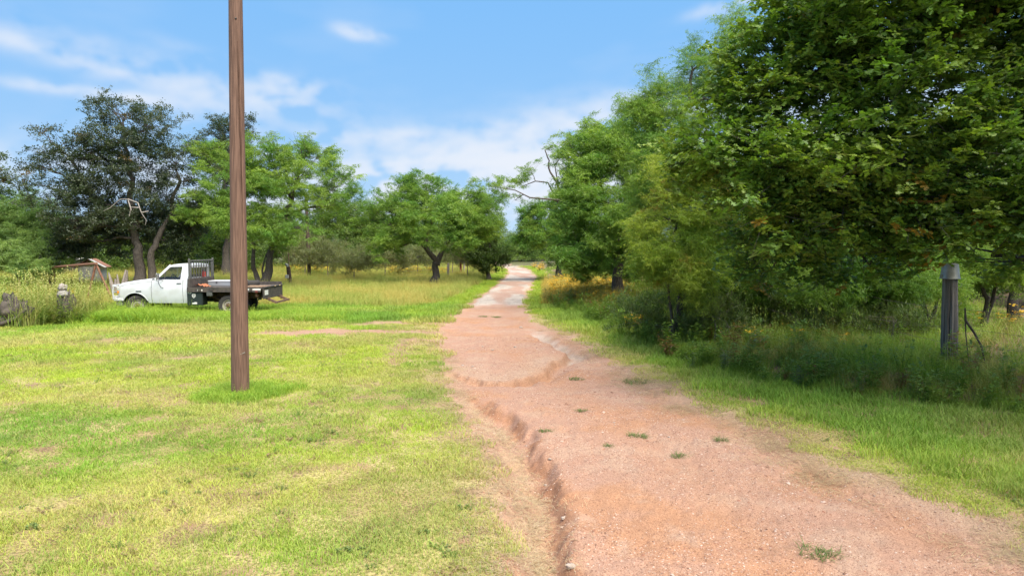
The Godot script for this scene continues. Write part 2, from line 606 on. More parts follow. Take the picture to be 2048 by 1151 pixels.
func make_materials() -> void:
	var m := mat("gravel", Color.WHITE, 0.95)
	m.vertex_color_use_as_albedo = true
	m.albedo_texture = noise_tex(FastNoiseLite.TYPE_CELLULAR, 0.17, [[0.0, Color(0.68, 0.61, 0.58)], [0.25, Color(0.86, 0.825, 0.805)], [0.6, Color(0.95, 0.93, 0.92)], [0.85, Color(1.0, 0.98, 0.97)], [1.0, Color(1, 1, 1)]], 1024, 4)
	m.uv1_triplanar = true
	m.uv1_world_triplanar = true
	m.uv1_scale = Vector3.ONE * 0.8
	m.heightmap_enabled = true
	m.heightmap_texture = m.albedo_texture
	m.heightmap_scale = 1.0
	m = mat("soil", Color.WHITE, 0.95)
	m.vertex_color_use_as_albedo = true
	m.albedo_texture = noise_tex(FastNoiseLite.TYPE_SIMPLEX, 0.05, [[0.0, Color(0.55, 0.5, 0.46)], [0.5, Color(0.9, 0.88, 0.84)], [1.0, Color(1, 1, 1)]], 512, 6, 5)
	m.uv1_triplanar = true
	m.uv1_world_triplanar = true
	m.uv1_scale = Vector3.ONE * 0.7
	m.heightmap_enabled = true
	m.heightmap_texture = m.albedo_texture
	m.heightmap_scale = 3.0
	m = mat("concrete", Color.WHITE, 0.9)
	m.vertex_color_use_as_albedo = true
	m.albedo_texture = M.soil.albedo_texture
	m.uv1_triplanar = true
	m.uv1_world_triplanar = true
	m.uv1_scale = Vector3.ONE * 0.5
	m = mat("leaf", Color.WHITE, 0.5)
	m.vertex_color_use_as_albedo = true
	m.backlight_enabled = true
	m.backlight = lin(0.95, 1.0, 0.4)
	m = mat("waxy_leaf", Color.WHITE, 0.42)
	m.vertex_color_use_as_albedo = true
	m.backlight_enabled = true
	m.backlight = lin(0.82, 0.92, 0.3)
	m = mat("blade", Color.WHITE, 0.65)
	m.vertex_color_use_as_albedo = true
	m.backlight_enabled = true
	m.backlight = lin(0.7, 0.7, 0.35)
	for b in [["bark_dark", Color(0.03, 0.025, 0.021), Color(0.125, 0.107, 0.09)], ["bark_black", Color(0.012, 0.01, 0.009), Color(0.045, 0.038, 0.032)], ["bark_grey", Color(0.13, 0.11, 0.1), Color(0.33, 0.29, 0.26)], ["dead_wood", Color(0.2, 0.18, 0.16), Color(0.4, 0.37, 0.34)]]:
		m = mat(b[0], Color.WHITE, 0.95)
		m.albedo_texture = noise_tex(FastNoiseLite.TYPE_SIMPLEX, 0.03, [[0.0, b[1].linear_to_srgb()], [0.45, b[1].lerp(b[2], 0.4).linear_to_srgb()], [1.0, b[2].linear_to_srgb()]], 256, 14, 4)
		m.uv1_triplanar = true
		m.uv1_world_triplanar = true
		m.uv1_scale = Vector3(1.6, 0.5, 1.6)
		m.heightmap_enabled = true
		m.heightmap_texture = m.albedo_texture
		m.heightmap_scale = 6.0
	m = mat("truck_white", lin(0.54, 0.57, 0.61), 0.38)
	m.clearcoat_enabled = true
	m.clearcoat = 0.3
	m.clearcoat_roughness = 0.25
	m.albedo_texture = noise_tex(FastNoiseLite.TYPE_SIMPLEX, 0.012, [[0.0, Color(0.93, 0.925, 0.91)], [0.5, Color(0.98, 0.98, 0.975)], [1.0, Color(1, 1, 1)]], 256, 31, 5)
	m.uv1_triplanar = true
	m.uv1_scale = Vector3.ONE * 0.6
	mat("black_trim", lin(0.018, 0.018, 0.019), 0.55)
	mat("grey_trim", lin(0.14, 0.145, 0.15), 0.6)
	mat("badge", lin(0.05, 0.055, 0.07), 0.4)
	mat("chrome", lin(0.6, 0.62, 0.65), 0.2, 1.0)
	mat("chrome_dark", lin(0.12, 0.13, 0.15), 0.35, 0.8)
	mat("underbody", lin(0.02, 0.018, 0.016), 0.9)
	mat("seat", lin(0.07, 0.075, 0.085), 0.9)
	mat("lens", lin(0.45, 0.48, 0.5), 0.12)
	mat("amber", lin(0.75, 0.24, 0.02), 0.25)
	mat("red_lens", lin(0.3, 0.02, 0.015), 0.3)
	mat("tan_lens", lin(0.6, 0.42, 0.25), 0.4)
	mat("tyre", lin(0.035, 0.033, 0.031), 0.9)
	mat("sticker", lin(0.6, 0.6, 0.58), 0.6)
	mat("red_paint", lin(0.5, 0.03, 0.02), 0.45)
	mat("box_green", lin(0.016, 0.024, 0.024), 0.45)
	mat("aluminium", lin(0.38, 0.4, 0.43), 0.45, 0.6)
	mat("aluminium_light", lin(0.55, 0.57, 0.6), 0.5, 0.4)
	for b in [["rim", Color(0.24, 0.2, 0.15), Color(0.52, 0.5, 0.46)], ["rust_dark", Color(0.05, 0.028, 0.018), Color(0.13, 0.065, 0.035)], ["rust_steel", Color(0.07, 0.045, 0.035), Color(0.19, 0.11, 0.07)], ["bed_steel", Color(0.028, 0.026, 0.025), Color(0.085, 0.07, 0.06)], ["bed_grey", Color(0.05, 0.055, 0.055), Color(0.12, 0.12, 0.115)], ["rust_orange", Color(0.22, 0.07, 0.03), Color(0.42, 0.17, 0.08)], ["board", Color(0.16, 0.1, 0.06), Color(0.33, 0.24, 0.16)], ["galvanised", Color(0.2, 0.205, 0.18), Color(0.36, 0.37, 0.34)], ["rust_pipe", Color(0.11, 0.05, 0.03), Color(0.25, 0.12, 0.07)], ["tin_rust", Color(0.17, 0.07, 0.045), Color(0.36, 0.2, 0.14)], ["tin_pale", Color(0.4, 0.4, 0.38), Color(0.62, 0.62, 0.6)], ["whitewash", Color(0.38, 0.38, 0.36), Color(0.7, 0.7, 0.68)], ["creosote", Color(0.03, 0.022, 0.018), Color(0.1, 0.06, 0.04)], ["stone", Color(0.16, 0.15, 0.14), Color(0.4, 0.39, 0.37)], ["pale_stone", Color(0.3, 0.24, 0.2), Color(0.46, 0.4, 0.36)], ["stump", Color(0.02, 0.017, 0.015), Color(0.12, 0.1, 0.085)], ["red_post", Color(0.12, 0.02, 0.015), Color(0.24, 0.05, 0.035)]]:
		m = mat(b[0], Color.WHITE, 0.8)
		m.albedo_texture = noise_tex(FastNoiseLite.TYPE_SIMPLEX, 0.02, [[0.0, b[1].linear_to_srgb()], [0.5, b[1].lerp(b[2], 0.45).linear_to_srgb()], [1.0, b[2].linear_to_srgb()]], 256, hash(b[0]) % 100, 5)
		m.uv1_triplanar = true
		m.uv1_scale = Vector3.ONE * 0.9
	M.rim.metallic = 0.3
	M.galvanised.metallic = 0.5
	M.galvanised.roughness = 0.5
	M.tin_pale.metallic = 0.3
	m = mat("glass", Color(0.02, 0.03, 0.03, 0.25), 0.05)
	m.transparency = BaseMaterial3D.TRANSPARENCY_ALPHA
	m = mat("pole_wood", Color.WHITE, 0.9)
	m.albedo_texture = grain_image(256, 1536, 41, 9.0, lin(0.075, 0.041, 0.029), lin(0.21, 0.125, 0.09), 1.25)
	m.heightmap_enabled = true
	m.heightmap_texture = m.albedo_texture
	m.heightmap_scale = 0.35
	m = mat("post_wood", Color.WHITE, 0.95)
	m.albedo_texture = grain_image(128, 512, 43, 16.0, lin(0.07, 0.06, 0.055), lin(0.34, 0.31, 0.29), 1.3)
	m.heightmap_enabled = true
	m.heightmap_texture = m.albedo_texture
	m.heightmap_scale = 1.5
	m = mat("wire", lin(0.16, 0.14, 0.13), 0.6, 0.6)
	m = mat("petal", lin(0.72, 0.5, 0.03), 0.7)
	m.vertex_color_use_as_albedo = true
	m.backlight_enabled = true
	m.backlight = lin(0.6, 0.5, 0.1)
	m = mat("white_pipe", lin(0.7, 0.7, 0.66), 0.5)
	m = mat("pebble", Color.WHITE, 0.9)
	m.vertex_color_use_as_albedo = true

# ---------------------------------------------------------------- blades, leaves and sprays (unit meshes, tinted where they stand)
func blade(v: PackedVector3Array, c: PackedColorArray, root: Vector3, lean: Vector3, h: float, w: float, tint: Color, segs := 2, droop := 0.3) -> void:
	var side := lean.cross(Vector3.UP)
	side = side.normalized() if side.length() > 1e-4 else Vector3.RIGHT
	side = side.rotated(Vector3.UP, rr(-0.9, 0.9))
	var prev_l := root - side * w * 0.5
	var prev_r := root + side * w * 0.5
	for i in segs:
		var t := float(i + 1) / segs
		var p := root + Vector3.UP * h * (t - droop * t * t * 0.8) + lean * h * (t * 0.4 + t * t * 0.8)
		var ww := w * (1.0 - t * t) if i < segs - 1 else 0.0
		var l := p - side * ww * 0.5
		var r := p + side * ww * 0.5
		v.append_array([prev_l, l, prev_r])
		c.append_array([tint, tint, tint])
		if i < segs - 1:
			v.append_array([prev_r, l, r])
			c.append_array([tint, tint, tint])
		prev_l = l
		prev_r = r

func tuft(count: int, radius: float, h0: float, h1: float, w: float, lean: float, segs: int, straw: float, seeds := 0.0, droop := 0.3, greens := Vector2(0.75, 1.1)) -> ArrayMesh:
	var v := PackedVector3Array()
	var c := PackedColorArray()
	for i in count:
		var a := rr(0, TAU)
		var r := radius * sqrt(rng.randf())
		var p := Vector3(cos(a) * r, -0.01, sin(a) * r)
		var b := rr(0, TAU)
		var l := Vector3(cos(b), 0, sin(b)) * rr(0.1, lean)
		var g := rr(greens.x, greens.y)
		var t := Color(g, g, g)
		if rng.randf() < straw:
			t = Color(g * 1.45, g * 1.12, g * 1.6)
		elif rng.randf() < 0.2:
			t = Color(g * 0.7, g * 0.95, g * 0.7)
		var h := rr(h0, h1)
		blade(v, c, p, l, h, w * rr(0.7, 1.3), t, segs, droop)
		if rng.randf() < seeds:
			# a seed head: a stalk with small spikelets
			var top := p + Vector3.UP * h * rr(1.05, 1.4) + l * h * 0.7
			var s := Color(1.5, 1.15, 1.5) * rr(0.8, 1.15)
			var dx := (top - p).cross(Vector3(rr(-1, 1), 0, rr(-1, 1))).normalized() * w * 0.3
			v.append_array([p - dx, top, p + dx])
			c.append_array([s, s, s])
			for k in 7:
				var q := p.lerp(top, 0.72 + 0.045 * k)
				var o := Vector3(rr(-1, 1), rr(0.2, 1), rr(-1, 1)).normalized() * rr(0.6, 1.0) * h * 0.07
				var e := o.cross(Vector3.UP).normalized() * h * 0.018
				v.append_array([q - e, q + o, q + e])
				c.append_array([s, s, s])
	return flat_mesh(v, c)

# one leaf as a fan about its midrib: outline of (along, half width), bent a little
func leaf_shape(v: PackedVector3Array, c: PackedColorArray, t: Transform3D, outline: Array, long: float, tint: Color, fold := 0.25, curl := 0.2) -> void:
	var f := func(p: Vector2, s: float) -> Vector3:
		return t * Vector3(p.y * long * s, -absf(p.y) * long * -fold - curl * p.x * p.x * long, -p.x * long)
	var dull := tint * 0.93
	for s in [-1.0, 1.0]:
		var tt: Color = tint if s > 0 else dull
		for i in outline.size() - 1:
			var a: Vector2 = outline[i]
			var b: Vector2 = outline[i + 1]
			var ra := Vector2(a.x, 0)
			var rb := Vector2(b.x, 0)
			if b.y > 0.0:
				v.append_array([f.call(ra, s), f.call(a, s), f.call(b, s)])
				c.append_array([tt, tt, tt])
			v.append_array([f.call(ra, s), f.call(b, s), f.call(rb, s)] if b.y > 0.0 else [f.call(ra, s), f.call(a, s), f.call(rb, s)])
			c.append_array([tt, tt, tt])

func twig(v: PackedVector3Array, c: PackedColorArray, a: Vector3, b: Vector3, w: float, tint: Color) -> void:
	var d := b - a
	for k in 2:
		var s := d.cross(Vector3(0.3, 1, 0.2) if k == 0 else Vector3(1, 0.1, -0.4)).normalized() * w
		v.append_array([a - s, b, a + s])
		c.append_array([tint, tint, tint])

func oak_spray() -> ArrayMesh:
	var v := PackedVector3Array()
	var c := PackedColorArray()
	var outline := [Vector2(0, 0.0), Vector2(0.12, 0.03), Vector2(0.3, 0.16), Vector2(0.36, 0.08), Vector2(0.52, 0.34), Vector2(0.66, 0.36), Vector2(0.66, 0.15), Vector2(0.86, 0.26), Vector2(0.97, 0.14), Vector2(1.0, 0.0)]
	var wood := Color(1.1, 0.75, 1.3)
	for b in 3:
		var tip := Vector3(rr(-0.22, 0.22), rr(-0.02, 0.16), rr(-0.3, 0.3)) if b > 0 else Vector3(0, 0.05, -0.3)
		var root := Vector3(0, 0, 0.12)
		twig(v, c, root, tip, 0.006, wood)
		for i in 14:
			var k := rr(0.15, 1.08)
			var p := root.lerp(tip, k)
			var q := Basis(Vector3.UP, rr(0, TAU)) * Basis(Vector3.RIGHT, rr(-0.5, 0.55)) * Basis(Vector3(0, 0, 1), rr(-0.6, 0.6))
			var g := rr(0.7, 1.15)
			var t := Color(g, g, g)
			if rng.randf() < 0.12: t = Color(g * 1.5, g * 1.2, g * 0.9)
			leaf_shape(v, c, Transform3D(q, p), outline, rr(0.055, 0.105), t, rr(-0.1, 0.4), rr(-0.1, 0.4))
	return flat_mesh(v, c)

func small_leaf_spray(count: int, size: float, leaf: float, wide: float, up := 0.2) -> ArrayMesh:
	var v := PackedVector3Array()
	var c := PackedColorArray()
	var wood := Color(0.9, 0.65, 1.1)
	for b in 4:
		var tip := Vector3(rr(-1, 1), rr(-0.3, 1), rr(-1, 1)) * size
		twig(v, c, Vector3.ZERO, tip, 0.006, wood)
		for i in count / 4:
			var p := tip * rr(0.25, 1.1) + Vector3(rr(-1, 1), rr(-1, 1), rr(-1, 1)) * size * 0.22
			var q := Basis.from_euler(Vector3(rr(-1, 1) + up, rr(0, TAU), rr(-0.8, 0.8)))
			var l := leaf * rr(0.7, 1.3)
			var w := l * wide
			var g := rr(0.65, 1.2)
			var t := Color(g, g, g)
			var a := p
			var e := p + q * Vector3(0, 0, -l)
			var m1 := p + q * Vector3(w, 0, -l * 0.5)
			var m2 := p + q * Vector3(-w, w * 0.3, -l * 0.5)
			v.append_array([a, m1, e, a, e, m2])
			c.append_array([t, t, t, t, t, t])
	return flat_mesh(v, c)

# feathery mesquite: hanging stems with long paired pinnae of narrow leaflets
func mesquite_spray(stems: int, long: float, pinna: float, w: float) -> ArrayMesh:
	var v := PackedVector3Array()
	var c := PackedColorArray()
	for s in stems:
		var b := rr(0, TAU)
		var out := Vector3(cos(b), rr(-0.1, 0.7), sin(b)).normalized()
		var root := Vector3(rr(-1, 1), rr(-1, 1), rr(-1, 1)) * long * 0.25
		var mid := root + out * long * 0.5
		var tip := root + out * long * rr(0.7, 1.0) + Vector3.DOWN * long * rr(0.05, 0.45)
		twig(v, c, root, mid, 0.004, Color(0.8, 0.7, 1.0))
		var n := 13
		for i in n:
			var k := (i + 0.5) / n
			var p := root.lerp(mid, k).lerp(mid.lerp(tip, k), k)
			var g := rr(0.7, 1.25)
			var t := Color(g, g, g)
			for side in 2:
				var d := Vector3(rr(-1, 1), rr(-1.3, 0.25), rr(-1, 1)).normalized() * pinna * rr(0.6, 1.25)
				var x := d.cross(Vector3(rr(-1, 1), rr(-1, 1), rr(-1, 1))).normalized() * w * rr(0.7, 1.2)
				v.append_array([p, p + d * 0.5 + x, p + d, p, p + d, p + d * 0.5 - x * 0.8])
				c.append_array([t, t, t, t, t, t])
	return flat_mesh(v, c)

# broadleaf weed: a few stems with pointed leaves
func weed_mesh(stems: int, h: float, leaf: float, wide: float, spread := 0.35, flower := false) -> Array:
	var v := PackedVector3Array()
	var c := PackedColorArray()
	var fv := PackedVector3Array()
	var fc := PackedColorArray()
	for s in stems:
		var b := rr(0, TAU)
		var root := Vector3(rr(-0.05, 0.05), -0.01, rr(-0.05, 0.05))
		var top := root + Vector3(cos(b) * spread * h * rr(0.2, 1), h * rr(0.65, 1.1), sin(b) * spread * h * rr(0.2, 1))
		twig(v, c, root, top, 0.006, Color(0.9, 0.85, 0.8))
		for i in 12:
			var p := root.lerp(top, rr(0.2, 1.0))
			var a := rr(0, TAU)
			var d := Vector3(cos(a), rr(-0.1, 0.8), sin(a)).normalized() * leaf * rr(0.6, 1.2)
			var x := d.cross(Vector3.UP).normalized() * leaf * wide
			var g := rr(0.7, 1.2)
			var t := Color(g, g, g)
			var e := p + d + Vector3.DOWN * leaf * 0.15
			v.append_array([p, p + d * 0.45 + x, e, p, e, p + d * 0.45 - x])
			c.append_array([t, t, t, t, t, t])
		if flower:
			for k in 3:
				var f := top + Vector3(rr(-0.06, 0.06), rr(-0.03, 0.05), rr(-0.06, 0.06)) * (1.0 if k else 0.0)
				var q := Basis.from_euler(Vector3(rr(-0.7, 0.7), rr(0, TAU), rr(-0.7, 0.7)))
				var y := Color(1, 1, 1) * rr(0.8, 1.1)
				for j in 6:
					var a1 := TAU * j / 6.0
					fv.append_array([f, f + q * Vector3(cos(a1), 0.15, sin(a1)) * 0.035, f + q * Vector3(cos(a1 + 0.9), 0.15, sin(a1 + 0.9)) * 0.035])
					fc.append_array([y, y, y])
	return [flat_mesh(v, c), flat_mesh(fv, fc) if flower else null]

func make_leaves() -> void:
	rng.seed = 77
	leafs.oak = [oak_spray(), oak_spray(), oak_spray(), oak_spray()]
	leafs.live_oak = [small_leaf_spray(56, 0.36, 0.085, 0.3), small_leaf_spray(56, 0.36, 0.085, 0.3)]
	leafs.mesquite = [mesquite_spray(8, 0.55, 0.16, 0.011), mesquite_spray(8, 0.55, 0.16, 0.011), mesquite_spray(8, 0.55, 0.16, 0.011)]
	leafs.mesquite_near = [mesquite_spray(12, 0.5, 0.10, 0.006), mesquite_spray(12, 0.5, 0.10, 0.006)]
	leafs.bushy = [small_leaf_spray(60, 0.3, 0.06, 0.3), small_leaf_spray(60, 0.3, 0.06, 0.3)]
	leafs.juniper = [small_leaf_spray(90, 0.3, 0.11, 0.12, 0.8), small_leaf_spray(90, 0.3, 0.11, 0.12, 0.8)]
	leafs.willow = [small_leaf_spray(70, 0.4, 0.13, 0.07, 0.9), small_leaf_spray(70, 0.4, 0.13, 0.07, 0.9)]

# ---------------------------------------------------------------- trees
var sprays := 0
# lobes: [u, v, half width, half height (photo pixels), distance, depth factor, share of leaves]
# o: leaf, mat, tints, density, gap, size, wood, sag
func tree(called: String, label: String, category: String, group: String, base: Vector3, stems: Array, lobes: Array, o: Dictionary, seed_: int) -> Node3D:
	rng.seed = seed_
	var root := thing(called, label, category, base, 0.0, group)
	var trunk := st_new()
	var forks := []
	for s in stems:
		# s: [points..., radius at the foot, radius at the top]; points are world places
		var pts := []
		var rad := []
		var raw: Array = s[0]
		var n := 5
		for i in raw.size() - 1:
			for k in n:
				var t := float(k) / n
				var p: Vector3 = raw[i].lerp(raw[i + 1], t)
				var share := (i + t) / (raw.size() - 1)
				p += Vector3(n_mid.get_noise_2d(p.y * 2.0 + seed_, 3.0), 0, n_mid.get_noise_2d(p.y * 2.0, 9.0 + seed_)) * s[1] * 1.3 * minf(1.0, share * 4.0)
				pts.append(p - base)
				rad.append(lerpf(s[1], s[2], pow(share, 0.7)) * (1.0 + 0.5 * exp(-share * 14.0)))
		pts.append(raw[raw.size() - 1] - base)
		rad.append(s[2])
		tube(trunk, pts, rad, 10, true, 0.28)
		for i in range(int(pts.size() * 0.4), pts.size()):
			forks.append([pts[i], rad[i]])
	part("trunk", st_done(trunk), o.wood, root)
	var kinds: Array = leafs[o.leaf]
	var where := []
	var tints := []
	for k in kinds:
		where.append([])
		tints.append(PackedColorArray())
	for l in lobes:
		var far: float = l[4]
		var c := at(l[0], l[1], far) - base
		var rx: float = l[2] * far / FOCAL
		var ry: float = l[3] * far / FOCAL
		var rz: float = rx * (l[5] if l.size() > 5 else 0.9)
		var share: float = l[6] if l.size() > 6 else 1.0
		# limb from the best fork to the lobe
		var best := 0
		var bd := 1e9
		for i in forks.size():
			var p: Vector3 = forks[i][0]
			var dd := p.distance_to(c) + maxf(0.0, p.y - c.y) * 0.8
			if dd < bd:
				bd = dd
				best = i
		var a: Vector3 = forks[best][0]
		var r0: float = minf(forks[best][1] * 0.75, 0.02 + bd * 0.018 + 0.012)
		var pts := []
		var rad := []
		var mid := a.lerp(c, 0.5) + Vector3(rr(-0.2, 0.2), rr(0.0, 0.25), rr(-0.2, 0.2)) * bd * 0.5
		for i in 8:
			var t := i / 7.0
			var p := a.lerp(mid, t).lerp(mid.lerp(c, t), t)
			p += Vector3(n_fine.get_noise_2d(t * 2.0 + l[0], 1.0), n_fine.get_noise_2d(t * 2.0, l[1]), n_fine.get_noise_2d(t * 2.0 + 5.0, l[0])) * bd * 0.07 * sin(t * PI)
			pts.append(p)
			rad.append(lerpf(r0, maxf(0.012, r0 * 0.35), t))
		var limbs := st_new()
		tube(limbs, pts, rad, 7, true, 0.15)
		# boughs: each lobe is a handful of uneven sprays at the ends of its branches
		var hue := rr(-1, 1)
		var vol := rx * ry + rx * rz + ry * rz
		var nb := clampi(int(o.get("boughs", 5.0) * pow(vol, 0.55)) + 3, 4, 34)
		var count := int(o.density * share * vol * 4.2 / nb)
		var br: float = pow(rx * ry * rz / nb, 1.0 / 3.0) * o.get("spread", 1.25)
		for j in nb:
			var d := Vector3(rr(-1, 1), rr(-0.8, 1), rr(-1, 1)).normalized() * pow(rng.randf(), 0.35)
			var q := c + Vector3(d.x * rx, d.y * ry, d.z * rz)
			var f: Vector3 = pts[rng.randi_range(3, 7)]
			var h := f.lerp(q, 0.5) + Vector3(rr(-1, 1), rr(-0.3, 1), rr(-1, 1)) * rx * 0.16
			var r1: float = maxf(0.008, r0 * 0.3)
			tube(limbs, [f, f.lerp(h, 0.5) + (h - f.lerp(q, 0.5)) * 0.25, h, q, q + (q - h).normalized() * br * 0.8], [r1, r1 * 0.75, r1 * 0.55, r1 * 0.35, 0.003], 4, false)
			var shade := hue * 0.25 + rr(-0.35, 0.35)
			for i in int(count * rr(0.5, 1.5)):
				var e := Vector3(rng.randfn(), rng.randfn() * 0.9, rng.randfn()) * 0.55
				if e.length() > 1.35: e *= 1.1 / e.length()
				var p := q + Vector3(e.x, e.y, e.z) * br
				var w := p + base
				if n_gap.get_noise_3d(w.x * o.get("gapf", 1.6), w.y * o.get("gapf", 1.6), w.z * o.get("gapf", 1.6)) < o.gap:
					continue
				if w.y < height(w.x, w.z) + 0.1:
					continue
				var k := rng.randi() % kinds.size()
				var b := Basis.from_euler(Vector3(rr(-0.5, 0.5), rr(0, TAU), rr(-0.5, 0.5)))
				where[k].append(Transform3D(b.scaled(Vector3.ONE * o.size * rr(0.7, 1.3)), p))
				var tn: Color = o.tint.lerp(o.tint2, clampf(0.5 + shade + rr(-0.35, 0.35) + n_mid.get_noise_3d(w.x, w.y, w.z) * 0.6, 0.0, 1.0))
				if rng.randf() < o.get("odd", 0.0):
					tn = o.odd_tint
				tints[k].append(tn * rr(0.85, 1.15))
		part("limb", st_done(limbs), o.wood, root)
	for k in kinds.size():
		sprays += where[k].size()
		if where[k].size():
			var cr := scatter("crown", kinds[k], o.mat, where[k], tints[k], root)
			cr.set_meta("kind", "stuff")
	return root

func make_trees() -> void:
	var mes := {"leaf": "mesquite", "mat": M.leaf, "tint": Color(0.135, 0.29, 0.045), "tint2": Color(0.29, 0.43, 0.065), "density": 7.0, "gap": -0.12, "size": 1.0, "wood": M.bark_dark, "boughs": 7.0, "spread": 1.15}
	var gap_mes := mes.duplicate(); gap_mes.gap = -0.06; gap_mes.density = 6.5
	var live := {"leaf": "live_oak", "mat": M.waxy_leaf, "tint": Color(0.05, 0.082, 0.042), "tint2": Color(0.095, 0.125, 0.07), "density": 12.0, "gap": -0.1, "size": 1.0, "wood": M.bark_dark, "boughs": 9.0, "spread": 1.2, "odd": 0.03, "odd_tint": Color(0.15, 0.11, 0.05)}
	var oak := {"leaf": "oak", "mat": M.waxy_leaf, "tint": Color(0.15, 0.285, 0.05), "tint2": Color(0.28, 0.4, 0.065), "density": 26.0, "gap": -0.22, "size": 1.05, "wood": M.bark_dark, "boughs": 9.0, "spread": 1.55, "odd": 0.01, "odd_tint": Color(0.5, 0.32, 0.06), "gapf": 2.6}
	var woods := {"leaf": "bushy", "mat": M.leaf, "tint": Color(0.1, 0.19, 0.04), "tint2": Color(0.18, 0.28, 0.055), "density": 6.5, "gap": -0.35, "size": 1.7, "wood": M.bark_dark, "boughs": 4.0}
	var dark := {"leaf": "juniper", "mat": M.leaf, "tint": Color(0.06, 0.115, 0.025), "tint2": Color(0.11, 0.17, 0.035), "density": 14.0, "gap": -0.3, "size": 1.2, "wood": M.bark_dark}
	var willow := {"leaf": "willow", "mat": M.leaf, "tint": Color(0.17, 0.21, 0.08), "tint2": Color(0.28, 0.31, 0.14), "density": 11.0, "gap": -0.2, "size": 1.0, "wood": M.bark_grey}
	var b: Vector3

	# --- the mesquite in the middle of the meadow
	b = foot_at(868, 41.0)
	tree("mesquite_tree", "bright green mesquite standing alone in the meadow beside the fence", "tree", "mesquites beyond the lawn", b,
		[[[b, at(872, 520, 41), at(850, 490, 40.6), at(820, 462, 40.2)], 0.24, 0.09], [[at(872, 528, 41), at(890, 495, 41.2), at(915, 462, 41.6), at(930, 430, 41.8)], 0.17, 0.07], [[at(850, 490, 40.6), at(865, 445, 40.8), at(860, 410, 41)], 0.11, 0.05]],
		[[850, 385, 62, 34, 41], [795, 425, 55, 40, 40], [925, 405, 60, 36, 41.5], [975, 425, 32, 34, 42], [875, 435, 80, 38, 40], [800, 470, 50, 32, 39.5], [945, 455, 55, 36, 41], [745, 440, 34, 38, 41, 0.9, 0.7], [850, 365, 22, 20, 41, 1, 0.7], [905, 480, 40, 22, 39.6], [770, 500, 40, 22, 40, 1, 0.7], [975, 465, 34, 26, 41], [985, 400, 16, 14, 42, 1, 0.6]], mes, 101)

	# --- the large mesquite behind the truck
	b = foot_at(526, 38.0)
	tree("mesquite_tree", "wide mesquite with forked trunk and open crown behind the flatbed", "tree", "mesquites beyond the lawn", b,
		[[[b, at(541, 530, 38), at(546, 495, 38), at(552, 440, 38.3), at(585, 400, 38.5)], 0.25, 0.1], [[b + Vector3(-0.1, 0, 0), at(508, 535, 38), at(510, 490, 37.8), at(490, 430, 37.5)], 0.16, 0.07], [[at(552, 440, 38.3), at(610, 415, 38), at(670, 410, 38)], 0.11, 0.05], [[b + Vector3(0.1, 0.3, 0), at(524, 540, 38), at(534, 505, 38.2)], 0.07, 0.04]],
		[[430, 325, 42, 52, 38], [535, 315, 70, 34, 38.5], [610, 315, 55, 38, 38.5], [668, 370, 45, 40, 38], [570, 375, 80, 36, 37.5], [430, 405, 62, 48, 37.5], [640, 415, 70, 30, 38, 0.9, 0.8], [500, 440, 70, 38, 37], [395, 440, 42, 34, 37.5], [605, 285, 24, 20, 38.5, 1, 0.7], [545, 285, 26, 18, 38.5, 1, 0.6], [490, 360, 50, 40, 38], [705, 395, 34, 36, 38, 1, 0.8], [600, 455, 55, 26, 37, 1, 0.8], [540, 470, 45, 24, 36.6, 1, 0.8]], gap_mes, 102)

	# --- the dark oak behind the cab
	b = foot_at(284, 37.0)
	var ob := tree("live_oak_tree", "tall dark grey-green oak with twin trunks behind the truck cab", "tree", "", b,
		[[[b + Vector3(-0.2, 0, 0), at(282, 500, 37), at(270, 460, 37), at(230, 420, 36.6), at(180, 390, 36.4)], 0.3, 0.1], [[b + Vector3(0.55, 0, 0.1), at(305, 510, 37), at(325, 460, 37.2), at(345, 410, 37.4), at(355, 350, 37.6)], 0.22, 0.08], [[at(270, 460, 37), at(262, 400, 37.2), at(255, 330, 37.4), at(250, 270, 37.5)], 0.24, 0.07]],
		[[245, 230, 66, 40, 37.5, 0.9, 0.5], [310, 255, 58, 42, 37.5, 0.9, 0.55], [170, 315, 70, 42, 36.5, 0.9, 0.6], [100, 285, 42, 38, 36.5, 0.9, 0.45], [75, 330, 30, 30, 36.4, 0.9, 0.5], [250, 330, 85, 60, 37, 0.9, 0.85], [350, 325, 60, 58, 37.6, 0.9, 0.7], [115, 385, 66, 44, 36, 0.9, 0.9], [150, 490, 60, 30, 36.5], [225, 475, 80, 40, 38.5], [350, 475, 70, 40, 38.5], [210, 410, 85, 48, 36.5], [330, 400, 62, 50, 37.5], [165, 455, 65, 38, 36], [240, 285, 70, 40, 37, 0.9, 0.8], [380, 430, 36, 40, 37.8], [215, 205, 28, 16, 37.4, 1, 0.5], [300, 450, 60, 36, 38.5]], live, 103)
	# its dead limb
	var ds := st_new()
	for br in [[[262, 420], [255, 398], [240, 398], [220, 415], [206, 422]], [[255, 398], [275, 405], [282, 425], [292, 440], [290, 450]], [[277, 415], [262, 414], [258, 432]], [[282, 425], [296, 422]]]:
		var pts := []
		var rad := []
		for q in br:
			pts.append(at(q[0], q[1], 34.6) - b)
			rad.append(0.032 - 0.006 * rad.size())
		tube(ds, pts, rad, 6)
	var dl := part("dead_limb", st_done(ds), M.dead_wood, ob)
	tag(dl, "bare bleached dead limb")

	b = foot_at(452, 48.0)
	tree("live_oak_tree", "dark oak crown rising behind the utility pole and mesquite", "tree", "", b,
		[[[b, at(455, 480, 48), at(450, 400, 48), at(440, 300, 48)], 0.3, 0.1]],
		[[445, 265, 42, 38, 48, 0.9, 0.8], [485, 258, 26, 32, 48, 0.9, 0.6], [415, 310, 36, 40, 48, 0.9, 0.8], [455, 330, 60, 50, 48], [430, 420, 60, 50, 48]], live, 104)

	# --- left edge
	b = foot_at(50, 38.0)
